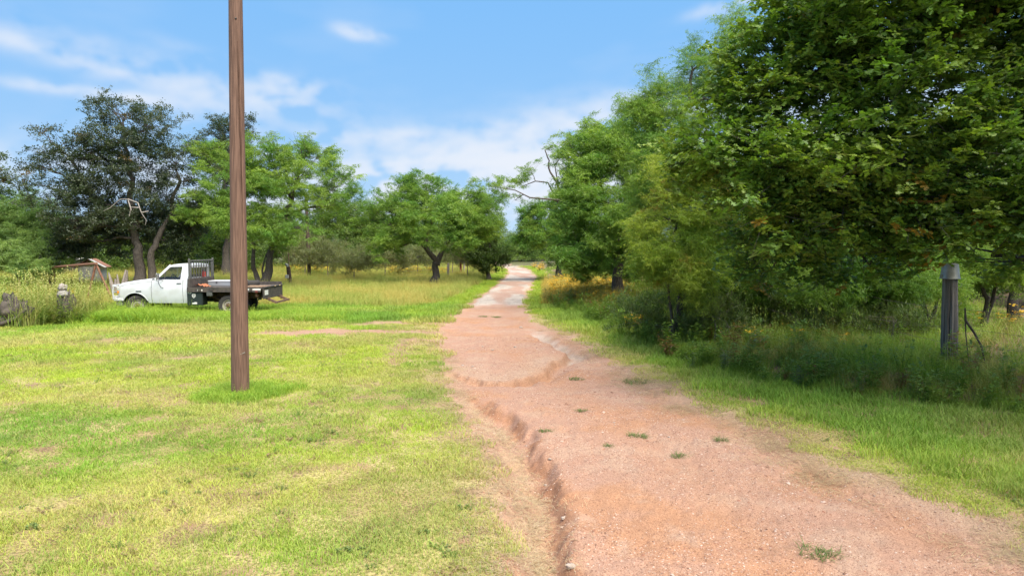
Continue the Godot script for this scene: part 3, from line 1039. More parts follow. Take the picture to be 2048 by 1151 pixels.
	tree("mesquite_tree", "low rounded mesquite growing behind the tall weeds", "tree", "", b,
		[[[b, at(55, 530, 38.0), at(80, 490, 38.0)], 0.16, 0.08], [[b, at(30, 530, 38.0), at(10, 490, 38.0)], 0.14, 0.07]],
		[[55, 440, 80, 44, 38.0], [15, 480, 70, 52, 37.5], [110, 470, 46, 42, 38.0], [70, 510, 80, 36, 37.0], [-50, 450, 90, 60, 38.0], [135, 505, 26, 26, 37.6]],
		{"leaf": "mesquite", "mat": M.leaf, "tint": Color(0.19, 0.33, 0.1), "tint2": Color(0.3, 0.44, 0.12), "density": 9.0, "gap": -0.3, "size": 0.95, "wood": M.bark_dark, "twigs": 8}, 105)
	b = foot_at(-60, 38.0)
	tree("oak_tree", "oak crown peeking in above the low rounded mesquite", "tree", "", b,
		[[[b, at(-60, 450, 38), at(-40, 380, 38)], 0.25, 0.1]],
		[[-5, 345, 26, 36, 38, 0.9, 0.8], [-60, 330, 50, 50, 38], [-10, 395, 40, 22, 38], [-90, 400, 70, 50, 38]], live.merged({"tint": Color(0.07, 0.12, 0.035), "tint2": Color(0.11, 0.16, 0.05)}, true), 106)

	# --- juniper by the fence and brush
	b = foot_at(978, 46.0)
	tree("juniper_tree", "dense dark green juniper by the bend of the track", "tree", "", b,
		[[[b, at(978, 480, 46)], 0.14, 0.05]],
		[[985, 520, 26, 24, 46], [960, 528, 24, 16, 45.8], [965, 490, 28, 26, 46.5], [985, 472, 20, 20, 46], [950, 512, 22, 18, 46], [1000, 520, 12, 16, 45.8]], dark, 107)
	var k := 0
	var names := ["pale willowy shrub between the slim pole and the lone mesquite", "round grey-green shrub bulging forward into the meadow", "low willowy shrub just behind the lone mesquite's shade", "small grey shrub behind the lone mesquite's trunk", "twiggy grey shrub behind the red fence post", "willowy shrub behind the meter post", "narrow grey shrub behind the grey meadow fence post"]
	for q in [[655, 512, 46, 24, 47], [708, 522, 40, 26, 44], [770, 515, 52, 22, 48], [835, 515, 45, 20, 50], [935, 512, 40, 20, 47], [610, 505, 40, 30, 50], [905, 505, 26, 20, 52]]:
		b = foot_at(q[0], q[4])
		tree("brush_shrub", names[k], "shrub", "shrubs along the back of the meadow", b,
			[[[b, at(q[0], q[1] + 5, q[4])], 0.05, 0.02]],
			[[q[0], q[1], q[2], q[3], q[4]], [q[0] - q[2] * 0.5, q[1] + 8, q[2] * 0.6, q[3] * 0.7, q[4]], [q[0] + q[2] * 0.5, q[1] + 6, q[2] * 0.6, q[3] * 0.8, q[4]]], willow, 120 + k)
		k += 1
	# --- wooded backdrop, each tree its own
	k = 0
	names = ["woodland tree rising behind the slim brown pole", "woodland tree behind the pale willowy shrub", "woodland tree filling the gap before the lone mesquite", "woodland tree directly behind the lone mesquite", "woodland tree behind the dark juniper", "woodland tree behind the forked mesquite trunk", "woodland tree between the twin-trunked oak and forked mesquite", "woodland tree behind the twin-trunked oak", "woodland tree behind the low pale tin roof", "woodland tree behind the low rounded mesquite", "woodland tree behind the truck's headache rack"]
	for q in [[600, 470, 70, 55, 62], [690, 460, 60, 60, 60], [770, 470, 60, 50, 64], [850, 480, 60, 46, 66], [930, 470, 55, 50, 68], [520, 480, 60, 60, 60], [380, 480, 70, 60, 56], [230, 500, 80, 50, 54], [110, 490, 80, 50, 56], [-20, 490, 90, 60, 52], [450, 500, 60, 50, 52]]:
		b = foot_at(q[0], q[4])
		tree("woodland_tree", names[k], "tree", "trees behind the meadow", b,
			[[[b, at(q[0] + 4, q[1] + 20, q[4]), at(q[0], q[1], q[4])], 0.2, 0.08]],
			[[q[0], q[1] - 18, q[2] * 0.8, q[3] * 0.7, q[4]], [q[0] - q[2] * 0.5, q[1] + 10, q[2] * 0.7, q[3] * 0.7, q[4]], [q[0] + q[2] * 0.55, q[1] + 6, q[2] * 0.7, q[3] * 0.75, q[4]], [q[0], q[1] + 34, q[2], q[3] * 0.5, q[4] - 1.0]], woods, 140 + k)
		k += 1
	k = 0
	names = ["dark thicket tree beside the juniper where the track bends", "dark thicket tree straight ahead at the end of the track", "dark thicket tree past the far yellow flowers", "distant treetop behind the end of the track", "distant treetop behind the bend's thicket", "distant treetop behind the juniper"]
	for q in [[1000, 500, 30, 26, 78], [1040, 498, 30, 28, 80], [1085, 500, 32, 30, 78], [1020, 490, 40, 24, 95], [1062, 488, 40, 26, 96], [965, 490, 40, 30, 90]]:
		b = foot_at(q[0], q[4])
		tree("thicket_tree", names[k], "tree", "trees at the end of the track", b,
			[[[b, at(q[0], q[1], q[4])], 0.14, 0.06]],
			[[q[0], q[1] - 6, q[2] * 0.8, q[3] * 0.8, q[4]], [q[0] - 14, q[1] + 12, q[2] * 0.7, q[3] * 0.7, q[4]], [q[0] + 14, q[1] + 12, q[2] * 0.7, q[3] * 0.7, q[4]], [q[0], q[1] + 24, q[2], q[3] * 0.4, q[4] - 2.0]], woods.merged({"size": 1.5}, true), 160 + k)
		k += 1

	# --- right side of the track
	b = foot_at(1155, 40.0)
	tree("mesquite_tree", "sparse mesquite reaching a bare crooked limb out over the track", "tree", "", b,
		[[[b, at(1150, 480, 40), at(1125, 420, 40), at(1118, 380, 40), at(1098, 335, 40), at(1090, 300, 40)], 0.15, 0.03], [[at(1125, 420, 40), at(1095, 365, 40), at(1070, 362, 40), at(1045, 372, 40)], 0.06, 0.02], [[at(1120, 400, 40), at(1060, 395, 39), at(1030, 380, 39), at(1000, 375, 39)], 0.055, 0.02], [[at(1118, 380, 40), at(1110, 330, 40), at(1130, 300, 40)], 0.045, 0.02]],
		[[1010, 378, 34, 20, 39, 1, 0.8], [1000, 405, 20, 18, 39, 1, 0.7], [1060, 335, 28, 18, 40, 1, 0.65], [1095, 298, 24, 14, 40, 1, 0.6], [1130, 298, 22, 18, 40, 1, 0.7], [1035, 362, 26, 14, 40, 1, 0.6], [985, 372, 16, 12, 39, 1, 0.5], [1030, 400, 24, 16, 39.5, 1, 0.6]], gap_mes.merged({"twigs": 6, "size": 0.9}, true), 180)
	b = foot_at(1120, 46.0)
	tree("mesquite_tree", "shaded mesquite leaning over the verge at the bend", "tree", "", b,
		[[[b, at(1110, 490, 46), at(1080, 450, 46)], 0.22, 0.08]],
		[[1085, 430, 46, 36, 46], [1060, 470, 34, 30, 45.5], [1130, 420, 40, 50, 46], [1100, 480, 44, 30, 45], [1140, 490, 50, 44, 46], [1050, 440, 18, 16, 46, 1, 0.6]], mes.merged({"gap": -0.25}, true), 181)
	b = foot_at(1235, 29.0)
	tree("mesquite_tree", "full drooping mesquite behind the patch of yellow flowers", "tree", "", b,
		[[[b, at(1230, 480, 29), at(1215, 420, 29), at(1190, 350, 29)], 0.24, 0.08], [[at(1230, 480, 29), at(1265, 400, 29.5), at(1270, 330, 29.5)], 0.16, 0.07]],
		[[1180, 285, 62, 32, 29], [1155, 345, 50, 50, 28.5], [1235, 320, 75, 65, 29], [1210, 410, 80, 55, 28], [1165, 450, 52, 46, 28], [1170, 500, 60, 36, 27.5], [1240, 480, 60, 44, 27], [1290, 380, 60, 70, 29.5], [1275, 285, 50, 40, 29.5], [1200, 528, 70, 28, 31.5], [1285, 530, 60, 36, 30.5], [1265, 470, 60, 50, 31], [1135, 280, 20, 18, 29, 1, 0.6]], mes.merged({"gap": -0.28, "density": 9.5}, true), 182)
	b = foot_at(1395, 22.5)
	tree("mesquite_tree", "tall light green mesquite rising beside the big lobed-leaf oak", "tree", "", b,
		[[[b, at(1390, 480, 22.5), at(1370, 360, 22.5), at(1365, 240, 22.5), at(1385, 140, 22.5)], 0.2, 0.04], [[at(1370, 360, 22.5), at(1320, 260, 22.5), at(1300, 210, 22.5)], 0.1, 0.04]],
		[[1385, 135, 46, 40, 22.5, 0.9, 0.75], [1335, 195, 62, 52, 22.5, 0.9, 0.9], [1285, 235, 52, 44, 22.5, 0.9, 0.9], [1350, 290, 85, 60, 22], [1300, 340, 60, 60, 22], [1400, 220, 60, 70, 23], [1380, 400, 70, 60, 22], [1300, 190, 34, 22, 22.5, 0.9, 0.6], [1250, 215, 18, 14, 22.5, 1, 0.5], [1430, 120, 50, 50, 23, 1, 0.8], [1470, 70, 50, 44, 23, 1, 0.7], [1440, 200, 60, 60, 23, 1, 0.8], [1330, 430, 70, 70, 22.5], [1420, 500, 80, 60, 22.5]], mes.merged({"leaf": "mesquite_near", "size": 0.95, "gap": -0.16, "density": 11.0}, true), 183)
	b = foot_at(1350, 17.5)
	tree("young_mesquite_tree", "young yellow-green mesquite at the edge of the thicket", "tree", "", b,
		[[[b, at(1362, 560, 17.5), at(1345, 480, 17.5), at(1370, 380, 17.5)], 0.06, 0.025], [[b, at(1335, 570, 17.3), at(1300, 500, 17)], 0.045, 0.02], [[b, at(1372, 570, 17.6), at(1395, 480, 17.6)], 0.045, 0.02]],
		[[1330, 440, 66, 46, 17, 0.9], [1300, 490, 52, 40, 16.8, 0.9], [1370, 380, 60, 46, 17.2], [1410, 330, 50, 40, 17.2, 0.9, 0.9], [1430, 420, 60, 50, 17], [1440, 520, 60, 44, 17], [1340, 320, 34, 34, 17.2, 0.9, 0.7], [1345, 510, 60, 40, 17], [1290, 540, 36, 26, 16.8, 0.9, 0.8], [1400, 470, 50, 50, 17.5], [1290, 440, 24, 20, 17, 1, 0.7], [1340, 560, 60, 36, 16.8, 0.9, 0.8], [1385, 580, 50, 34, 17, 0.9, 0.8]], mes.merged({"leaf": "mesquite_near", "size": 0.8, "gap": -0.2, "density": 17.0, "tint": Color(0.22, 0.37, 0.045), "tint2": Color(0.4, 0.49, 0.065), "odd": 0.03, "odd_tint": Color(0.42, 0.32, 0.06)}, true), 184)

	# --- the near oak, its trunk out of frame
	b = foot(11.2, -12.0)
	var o1 := Vector3(10.6, 4.0, -11.6)
	var oakl := [[1980, 120, 170, 120, 11], [1810, 90, 150, 105, 11], [1660, 140, 130, 115, 11.6], [1535, 200, 110, 100, 12], [1445, 300, 95, 95, 12.4], [1570, 330, 130, 100, 11.5], [1720, 290, 150, 110, 11], [1900, 300, 160, 115, 10.6], [1540, 430, 110, 75, 11.6], [1700, 430, 120, 70, 11.2], [1860, 450, 120, 60, 10.8], [2010, 440, 100, 70, 10.6], [1530, 70, 62, 44, 12.4, 0.9, 0.5], [1480, 140, 50, 46, 12.4, 0.9, 0.7], [1640, 20, 100, 70, 12], [1800, -40, 160, 80, 11], [2000, -40, 160, 90, 10.5], [2180, 150, 150, 200, 10.5], [2200, 400, 140, 120, 10], [1400, 320, 40, 40, 12.6, 1, 0.6], [1600, 500, 90, 46, 12.2, 1, 0.7], [1500, 480, 60, 44, 12.8, 1, 0.7], [1780, 500, 70, 34, 11.4, 1, 0.6], [1500, 540, 44, 34, 13, 1, 0.6], [1540, 545, 44, 40, 12.6, 1, 0.6], [1650, 550, 56, 34, 12.6, 1, 0.5], [1740, 530, 60, 34, 12.2, 1, 0.6], [1830, 505, 50, 30, 11.6, 1, 0.6], [1985, 510, 60, 40, 11.2, 1, 0.6]]
	for f in [[8.2, 8.8, -10.8, 1.8], [6.6, 8.6, -12.6, 1.6], [12.8, 7.2, -10.4, 1.6], [13.0, 7.6, -13.0, 2.0], [10.8, 8.6, -13.4, 2.0]]:
		# boughs overhead, above the picture, that shade the verge
		var far: float = -f[2]
		var u: float = 1024.0 + f[0] * FOCAL / (far * 1.0)
		oakl.append([u, photo_v(f[1], far), f[3] * FOCAL / far, f[3] * 0.55 * FOCAL / far, far, 0.9, 0.5])
	tree("oak_tree", "large oak with lobed leaves overhanging the verge and bucket post", "tree", "", b,
		[[[b, Vector3(11.0, 2.0, -11.9), o1], 0.36, 0.24], [[o1, at(2040, 240, 11.2), at(1960, 280, 11), at(1760, 330, 11), at(1600, 380, 11.5)], 0.17, 0.05], [[o1, Vector3(10.2, 5.6, -11.4), at(2048, 5, 11), at(1950, 55, 11), at(1820, 110, 11.2)], 0.16, 0.05], [[Vector3(10.2, 5.6, -11.4), Vector3(9.2, 6.8, -11.0), at(1890, 20, 11.2), at(1750, 78, 11.5), at(1600, 170, 12), at(1480, 300, 12.3)], 0.15, 0.04], [[Vector3(10.2, 5.6, -11.4), Vector3(9.8, 7.2, -9.5), Vector3(9.6, 7.6, -6.8)], 0.15, 0.06]],
		oakl, oak, 190)

	b = foot(13.0, -3.0)
	var sh := []
	for f in [[9.4, 6.8, -4.4, 1.8], [12.2, 7.6, -4.0, 2.2], [10.4, 7.2, -3.0, 2.0], [12.8, 6.4, -5.8, 1.8], [8.4, 7.4, -5.6, 1.5], [7.4, 7.8, -4.6, 1.5], [9.2, 7.2, -6.6, 1.5]]:
		sh.append([1024.0 + f[0] * FOCAL / -f[2], photo_v(f[1], -f[2]), f[3] * FOCAL / -f[2], f[3] * 0.6 * FOCAL / -f[2], -f[2], 0.9, 0.5])
	tree("oak_tree", "second oak beside the track whose crown shades the verge", "tree", "", b, [[[b, Vector3(12.8, 2.5, -3.2), Vector3(12.4, 5.6, -4.0)], 0.3, 0.14]], sh, oak, 191)

	# --- woodland behind the near oak
	k = 0
	names = ["woodland tree between the tall light mesquite and oak", "woodland tree behind the oak's lower boughs", "woodland tree behind the oak's heart", "woodland tree behind bucket post and oak", "woodland tree behind the slim dark trunk", "low woodland tree behind the tall thicket shrub", "low tree far behind the rusty fence stake", "low tree far behind the upturned bucket", "low tree far behind the grey fence stub", "low tree seen between bucket post and slim trunk", "bushy tree beyond the slim dark trunk", "bushy tree close behind the fence stub mesquites", "bushy tree glimpsed just past the bucket", "bushy tree behind the rusty stake", "bushy tree behind the thicket shrubs", "far tree glimpsed beside the slim trunk"]
	for q in [[1500, 420, 120, 120, 27], [1640, 400, 130, 130, 29], [1800, 380, 140, 130, 30], [1960, 380, 130, 120, 31], [2120, 400, 130, 140, 28], [1450, 520, 80, 50, 25], [1580, 520, 90, 50, 33], [1880, 510, 100, 44, 36], [1720, 520, 90, 44, 35], [2000, 530, 90, 40, 34], [2110, 540, 90, 60, 26], [1820, 560, 80, 36, 28], [1940, 560, 70, 34, 30], [1660, 560, 80, 36, 27], [1500, 570, 80, 40, 26], [2060, 570, 60, 30, 38]]:
		b = foot_at(q[0], q[4])
		tree("woodland_tree", names[k], "tree", "trees in the wood beside the track", b,
			[[[b, at(q[0] + 8, q[1] + 60, q[4]), at(q[0], q[1], q[4])], 0.17, 0.07]],
			[[q[0], q[1] - 40, q[2] * 0.9, q[3] * 0.6, q[4]], [q[0] - q[2] * 0.5, q[1] + 10, q[2] * 0.7, q[3] * 0.6, q[4]], [q[0] + q[2] * 0.5, q[1] + 6, q[2] * 0.7, q[3] * 0.6, q[4]]], woods, 200 + k)
		k += 1
	# the trunk that stands free by the right edge
	b = foot_at(2030, 21.5)
	tree("slim_oak_tree", "slim dark oak trunk standing in the wood past the bucket post", "tree", "", b,
		[[[b, at(2033, 600, 21.5), at(2028, 530, 21.5), at(2045, 470, 21.5), at(2055, 400, 21.5)], 0.16, 0.1], [[at(2030, 560, 21.5), at(2060, 500, 21.5), at(2100, 450, 21.5)], 0.07, 0.04], [[at(2029, 545, 21.5), at(1990, 520, 21.5), at(1960, 500, 21.3)], 0.04, 0.02]],
		[[2060, 380, 90, 60, 21.5], [1980, 470, 70, 34, 21.5, 0.9, 0.7], [2100, 440, 70, 50, 21.5], [1900, 440, 80, 40, 21.5]], live.merged({"density": 7.0, "wood": M.bark_black}, true), 220)
	# fine-leaved understorey
	k = 0
	names = ["feathery blue-green mesquite above the rusty fence stake", "feathery mesquite with forked trunk beside the bucket post", "low feathery mesquite around the grey fence stub", "feathery mesquite behind the upturned bucket", "feathery mesquite between thicket shrubs and rusty stake", "feathery mesquite tucked under the oak beside the young mesquite", "low feathery bush in front of the rusty fence stake", "low feathery bush just behind the bucket post", "feathery bush between bucket post and slim oak trunk"]
	for q in [[1640, 545, 95, 70, 19.5], [1745, 550, 90, 70, 18.0], [1700, 590, 80, 40, 19], [1800, 520, 80, 80, 20], [1540, 545, 80, 70, 20], [1460, 550, 80, 70, 18.5], [1600, 585, 90, 44, 17.8], [1840, 580, 80, 56, 18.8], [1960, 545, 90, 64, 19.8]]:
		b = foot_at(q[0] + 10, q[4])
		tree("understorey_mesquite_tree", names[k], "tree", "shaded mesquites under the oak", b,
			[[[b, at(q[0] + 14, q[1] + 50, q[4]), at(q[0], q[1] + 10, q[4])], 0.1, 0.04], [[b, at(q[0] + 30, q[1] + 40, q[4]), at(q[0] + 40, q[1], q[4])], 0.07, 0.03]],
			[[q[0], q[1] - 10, q[2], q[3] * 0.7, q[4]], [q[0] + q[2] * 0.5, q[1] + 16, q[2] * 0.6, q[3] * 0.6, q[4] - 0.4]], mes.merged({"leaf": "mesquite_near", "size": 0.95, "density": 17.0, "gap": -0.3}, true), 230 + k)
		k += 1
	# low bushes in front of the thicket
	k = 0
	names = ["low spreading shrub beside the track below the young mesquite", "dark shrub under the young yellow-green mesquite", "tall dark shrub between young mesquite and oak", "small shrub beside the patch of yellow flowers", "dark shrub under the oak's lowest boughs", "dark shrub at the foot of the rusty fence stake", "broad dark shrub in front of the tall thicket shrub", "low shrub at the foot of the grey fence stub", "dark shrub between the fence stub and bucket post"]
	for q in [[1290, 640, 70, 30, 19.0], [1350, 620, 70, 46, 18.5], [1440, 610, 70, 50, 19], [1265, 625, 40, 20, 21], [1520, 620, 60, 40, 19.5], [1590, 640, 60, 30, 17.5], [1430, 640, 60, 40, 17], [1700, 640, 60, 26, 17.5], [1790, 640, 60, 30, 17]]:
		b = foot_at(q[0], q[4])
		tree("thicket_shrub", names[k], "shrub", "shrubs at the foot of the thicket", b,
			[[[b, at(q[0], q[1] + 6, q[4])], 0.04, 0.02]],
			[[q[0], q[1], q[2], q[3], q[4]], [q[0] + q[2] * 0.5, q[1] + 14, q[2] * 0.6, q[3] * 0.6, q[4] - 0.3]], willow.merged({"tint": Color(0.11, 0.19, 0.05), "tint2": Color(0.19, 0.26, 0.08), "size": 0.75, "density": 16.0}, true), 240 + k)
		k += 1

func photo_v(y: float, far: float) -> float:
	# row at which a height shows at a distance
	var p := look.inverse() * (Vector3(0, y, -far) - EYE)
	return 575.5 - p.y / -p.z * FOCAL

func foot_at(u: float, far: float) -> Vector3:
	var p := at(u, 575.5, far)
	return foot(p.x, p.z)

# ---------------------------------------------------------------- grass
func field(called: String, label: String, category: String, kinds: Array, m: Material, where: Array, tints: Array) -> void:
	for k in kinds.size():
		if where[k].size() == 0: continue
		var o := scatter(called, kinds[k], m, where[k], tints[k], self)
		tag(o, label, category, "", "stuff")

func make_grass() -> void:
	rng.seed = 500
	var lawn := []
	for i in 5:
		lawn.append(tuft(360, 0.27, 0.025, 0.075, 0.0055, 0.9, 2, [0.1, 0.2, 0.3, 0.45, 0.2][i], 0.0, 0.3))
	var mid := []
	for i in 4:
		mid.append(tuft(200, 0.28, 0.08, 0.2, 0.007, 0.8, 3, [0.06, 0.15, 0.1, 0.3][i], 0.03, 0.4))
	var tall := []
	for i in 4:
		tall.append(tuft(90, 0.26, 0.22, 0.62, 0.008, 0.7, 4, [0.1, 0.25, 0.4, 0.2][i], 0.05, 0.5))
	var meadow := []
	for i in 3:
		meadow.append(tuft(90, 0.3, 0.14, 0.4, 0.012, 0.55, 3, [0.3, 0.5, 0.6][i], 0.35, 0.3))
	var g_green := Color(0.2, 0.37, 0.035)
	var g_lime := Color(0.41, 0.52, 0.055)
	var g_straw := Color(0.52, 0.46, 0.17)
	var sets := {"lawn": [lawn, [], []], "mid": [mid, [], []], "tall": [tall, [], []], "meadow": [meadow, [], []]}
	for s in sets.values():
		for k in s[0]:
			s[1].append([])
			s[2].append(PackedColorArray())
	var put := func(s: String, x: float, z: float, size: float, tint: Color) -> void:
		var e: Array = sets[s]
		var k: int = rng.randi() % e[0].size()
		var b := Basis(Vector3.UP, rr(0, TAU)).scaled(Vector3(size, size * rr(0.8, 1.2), size))
		e[1][k].append(Transform3D(b, Vector3(x, height(x, z) - 0.004, z)))
		e[2][k].append(tint)
	# short grass, in distance bands of widening step
	for band in [[2.8, 9.0, 0.2, 0.95], [9.0, 16.0, 0.27, 1.2], [16.0, 29.0, 0.38, 1.7]]:
		var d: float = band[0]
		while d < band[1]:
			var x: float = -(d * 0.78 + 2.0)
			while x < d * 0.78 + 2.0:
				var px: float = x + rr(-0.5, 0.5) * band[2]
				var pz: float = -(d + rr(-0.5, 0.5) * band[2])
				x += band[2]
				var bk := px - read_lut(bank_lut, -pz)
				if bk > 0.9: break
				var g := grass_at(px, pz)
				if rng.randf() > g * (0.98 + 0.9 * n_fine.get_noise_2d(px * 0.6 + 55.0, pz * 0.6)): continue
				var m := road_in(px, -pz)
				var nm := n_mid.get_noise_2d(px * 0.55 + 200.0, pz * 0.55)
				var ns := n_swell.get_noise_2d(px * 2.2, pz * 2.2 + 300.0)
				var right := m < 0.0 and px > 0.5
				var straw := 0.14 + nm * 0.7 + ns * 0.5 + 0.35 * exp(-pow((m + 0.1) / 0.4, 2.0))
				if not right:
					straw += 0.22 * sm(13.0, 19.0, -pz) - 0.35 * sm(22.0, 24.0, -pz)
				else:
					straw -= 0.12 * sm(0.6, 1.4, -m)
				var green := 0.42 + n_swell.get_noise_2d(px * 1.6 + 77.0, pz * 1.6) * 1.1
				if right: green += 0.35 * sm(0.4, 1.2, -m)
				else: green += 0.6 * sm(22.0, 24.5, -pz)
				var t := g_lime.lerp(g_green, clampf(green, 0.0, 1.0)).lerp(g_straw, clampf(straw, 0.0, 0.95))
				if right: t = t.lerp(Color(0.2, 0.34, 0.05), 0.5 * sm(0.5, 1.2, -m))
				var wd := n_mid.get_noise_2d(px * 1.6 + 700.0, pz * 2.2)
				if wd > 0.22 and not right: t = t.lerp(Color(0.17, 0.26, 0.07), sm(0.22, 0.42, wd) * 0.35)
				t *= rr(0.82, 1.18)
				if g < 0.45: t = t.lerp(g_straw, 0.5)
				if right and m < -0.45:
					put.call("mid" if rng.randf() < sm(0.4, 1.3, -m) * 0.8 else "lawn", px, pz, band[3] * rr(0.8, 1.2), t)
				elif not right and -pz > 22.3 and rng.randf() < sm(22.0, 24.0, -pz) * 0.8:
					put.call("mid", px, pz, band[3] * rr(0.8, 1.15), t)
				else:
					put.call("lawn", px, pz, band[3] * rr(0.8, 1.2) * (1.0 + 0.45 * n_mid.get_noise_2d(px * 2.0 + 44.0, pz * 2.0)), t)
			d += band[2]
	# round the pole and at the edges of the lawn
	var pole := on_ground(480, 787)
	for i in 70:
		var a := rr(0, TAU)
		var r := 0.16 + absf(rng.randfn(0.0, 0.3))
		put.call("mid", pole.x + cos(a) * r + 0.1, pole.z + sin(a) * r, rr(0.7, 1.25), g_green.lerp(g_lime, rr(0.1, 0.7)))
	# the rank green strip along the truck
	for i in 1500:
		var x := rr(-14.5, -6.2)
		var z := -rr(23.2, 25.5)
		if rng.randf() < 0.4 + 0.6 * sm(-9.0, -12.5, x):
			put.call("mid", x, z, rr(1.1, 1.9) * lerpf(1.0, 1.5, sm(-11.5, -13.0, x)), g_green.lerp(g_lime, rr(0.1, 0.8)))
	# tall weeds on the bank under the trees
	var d2 := 7.0
	while d2 < 62.0:
		var step := 0.2 + d2 * 0.008
		var x0 := read_lut(bank_lut, d2) - 0.6
		var x := x0
		while x < minf(d2 * 0.8 + 2.5, x0 + 16.0):
			var px := x + rr(-0.5, 0.5) * step
			var pz := -(d2 + rr(-0.5, 0.5) * step)
			x += step
			var nm := n_mid.get_noise_2d(px * 0.7 + 500.0, pz * 0.7)
			var deep := px - read_lut(bank_lut, -pz)
			if deep < 0.45 * n_mid.get_noise_2d(px, pz) * 2.0 + 0.1: continue
			if rng.randf() < sm(3.0, 8.0, deep) * 0.7: continue
			var t := Color(0.2, 0.36, 0.04).lerp(Color(0.31, 0.42, 0.055), rr(0, 1)).lerp(Color(0.4, 0.29, 0.12), clampf(0.05 + nm * 1.5, 0.0, 0.85))
			put.call("tall" if rng.randf() < 0.72 else "mid", px, pz, rr(0.65, 1.15) * (0.55 + 0.5 * sm(0.0, 2.5, deep)) * (1.0 + d2 * 0.006), t)
		d2 += step
	# meadow
	d2 = 26.5
	while d2 < 66.0:
		var step := 0.22 + d2 * 0.006
		var x := -(d2 * 0.78 + 2.0)
		while x < 4.0:
			var px := x + rr(-0.5, 0.5) * step
			var pz := -(d2 + rr(-0.5, 0.5) * step)
			x += step
			var m := road_in(px, -pz)
			if m > -0.25 or px > read_lut(bank_lut, -pz) : continue
			var nm := n_mid.get_noise_2d(px * 0.4 + 900.0, pz * 0.7)
			var t := Color(0.46, 0.44, 0.13).lerp(Color(0.3, 0.4, 0.07), clampf(0.35 + nm * 1.4, 0.0, 1.0)).lerp(Color(0.55, 0.44, 0.1), clampf(nm * -1.0, 0.0, 0.6))
			var low := sm(0.3, 2.2, -m) * sm(26.0, 30.0, -pz)
			if low < 0.6:
				put.call("mid", px, pz, rr(1.0, 1.5), g_green.lerp(g_lime, rr(0.3, 1.0)))
			else:
				put.call("meadow", px, pz, rr(0.85, 1.3) * (0.8 + d2 * 0.008), t)
		d2 += step
	# golden grass on the verge by the mesquite
	for i in 420:
		var q := on_ground(rr(1095, 1262), rr(566, 612))
		put.call("meadow", q.x, q.z, rr(0.9, 1.5), Color(0.6, 0.43, 0.07).lerp(Color(0.5, 0.42, 0.13), rr(0, 1)))
	field("lawn_grass", "short mown yellow-green grass of the lawn", "grass", lawn, M.blade, sets.lawn[1], sets.lawn[2])
	field("verge_grass", "ankle-high green grass along the track and around the truck", "grass", mid, M.blade, sets.mid[1], sets.mid[2])
	field("bank_grass", "tall rank grass and weeds under the oak and along the thicket", "grass", tall, M.blade, sets.tall[1], sets.tall[2])
	field("meadow_grass", "golden seeding meadow grass beyond the truck", "grass", meadow, M.blade, sets.meadow[1], sets.meadow[2])

# ---------------------------------------------------------------- the truck (x from the front bumper back, y up, z towards the track)
func half_wide(y: float) -> float:
	if y < 1.32:
		return lerp_table([Vector2(0.4, 0.92), Vector2(0.62, 0.975), Vector2(0.78, 0.99), Vector2(0.95, 0.998), Vector2(1.08, 0.99), Vector2(1.2, 0.965), Vector2(1.32, 0.945)], y)
	return lerpf(0.945, 0.70, clampf((y - 1.32) / 0.56, 0.0, 1.0))

func body_loft(x0: float, x1: float, step: float, low: Callable, high: Callable, squeeze: Callable, top: bool, sides := [1.0, -1.0]) -> ArrayMesh:
	var s := st_new()
	s.set_smooth_group(1)
	var rings := []
	var n := int(ceil((x1 - x0) / step))
	for i in n + 1:
		var x := lerpf(x0, x1, float(i) / n)
		var yb: float = low.call(x)
		var yt: float = high.call(x)
		var k: float = squeeze.call(x)
		var ring := []
		for j in 12:
			var y := lerpf(yb, yt - (0.07 if top else 0.0), j / 11.0)
			var crease := -0.006 * exp(-pow((y - 0.6) / 0.018, 2.0)) - 0.005 * exp(-pow((y - 1.1) / 0.02, 2.0))
			ring.append(Vector3(x, y, (half_wide(y) + crease) * k))
		if top:
			var w := half_wide(yt - 0.07) * k
			for a in [0.4, 0.8, 1.2]:
				ring.append(Vector3(x, yt - 0.07 + sin(a) * 0.075, w - 0.10 * (1.0 - cos(a))))
			for j in [0.75, 0.5, 0.25, 0.0]:
				ring.append(Vector3(x, yt + 0.028 * (1.0 - j * j), (w - 0.08) * j))
		rings.append(ring)
	for side in sides:
		for i in n:
			for j in rings[0].size() - 1:
				var q := []
				for p in [rings[i][j], rings[i + 1][j], rings[i + 1][j + 1], rings[i][j + 1]]:
					q.append(Vector3(p.x, p.y, p.z * side))
				if side > 0: quad(s, q[0], q[1], q[2], q[3])
				else: quad(s, q[3], q[2], q[1], q[0])
	return st_done(s)

# strip between two outlines (x, y) laid on the flank
func flank_strip(s: SurfaceTool, outer: Array, inner: Array, out := 0.0, sides := [1.0, -1.0]) -> void:
	s.set_smooth_group(-1)
	for side in sides:
		for i in outer.size() - 1:
			var q := []
			for p in [outer[i], outer[i + 1], inner[i + 1], inner[i]]:
				q.append(Vector3(p.x, p.y, (half_wide(p.y) + out) * side))
			if side > 0: quad(s, q[3], q[2], q[1], q[0])
			else: quad(s, q[0], q[1], q[2], q[3])

func flank_face(s: SurfaceTool, poly: Array, out := 0.0, sides := [1.0, -1.0]) -> void:
	s.set_smooth_group(-1)
	var t := Geometry2D.triangulate_polygon(PackedVector2Array(poly))
	for side in sides:
		for i in range(0, t.size(), 3):
			var q := []
			for k in 3:
				var p: Vector2 = poly[t[i + k]]
				q.append(Vector3(p.x, p.y, (half_wide(p.y) + out) * side))
			for k in ([0, 1, 2] if side < 0 else [0, 2, 1]): s.add_vertex(q[k])

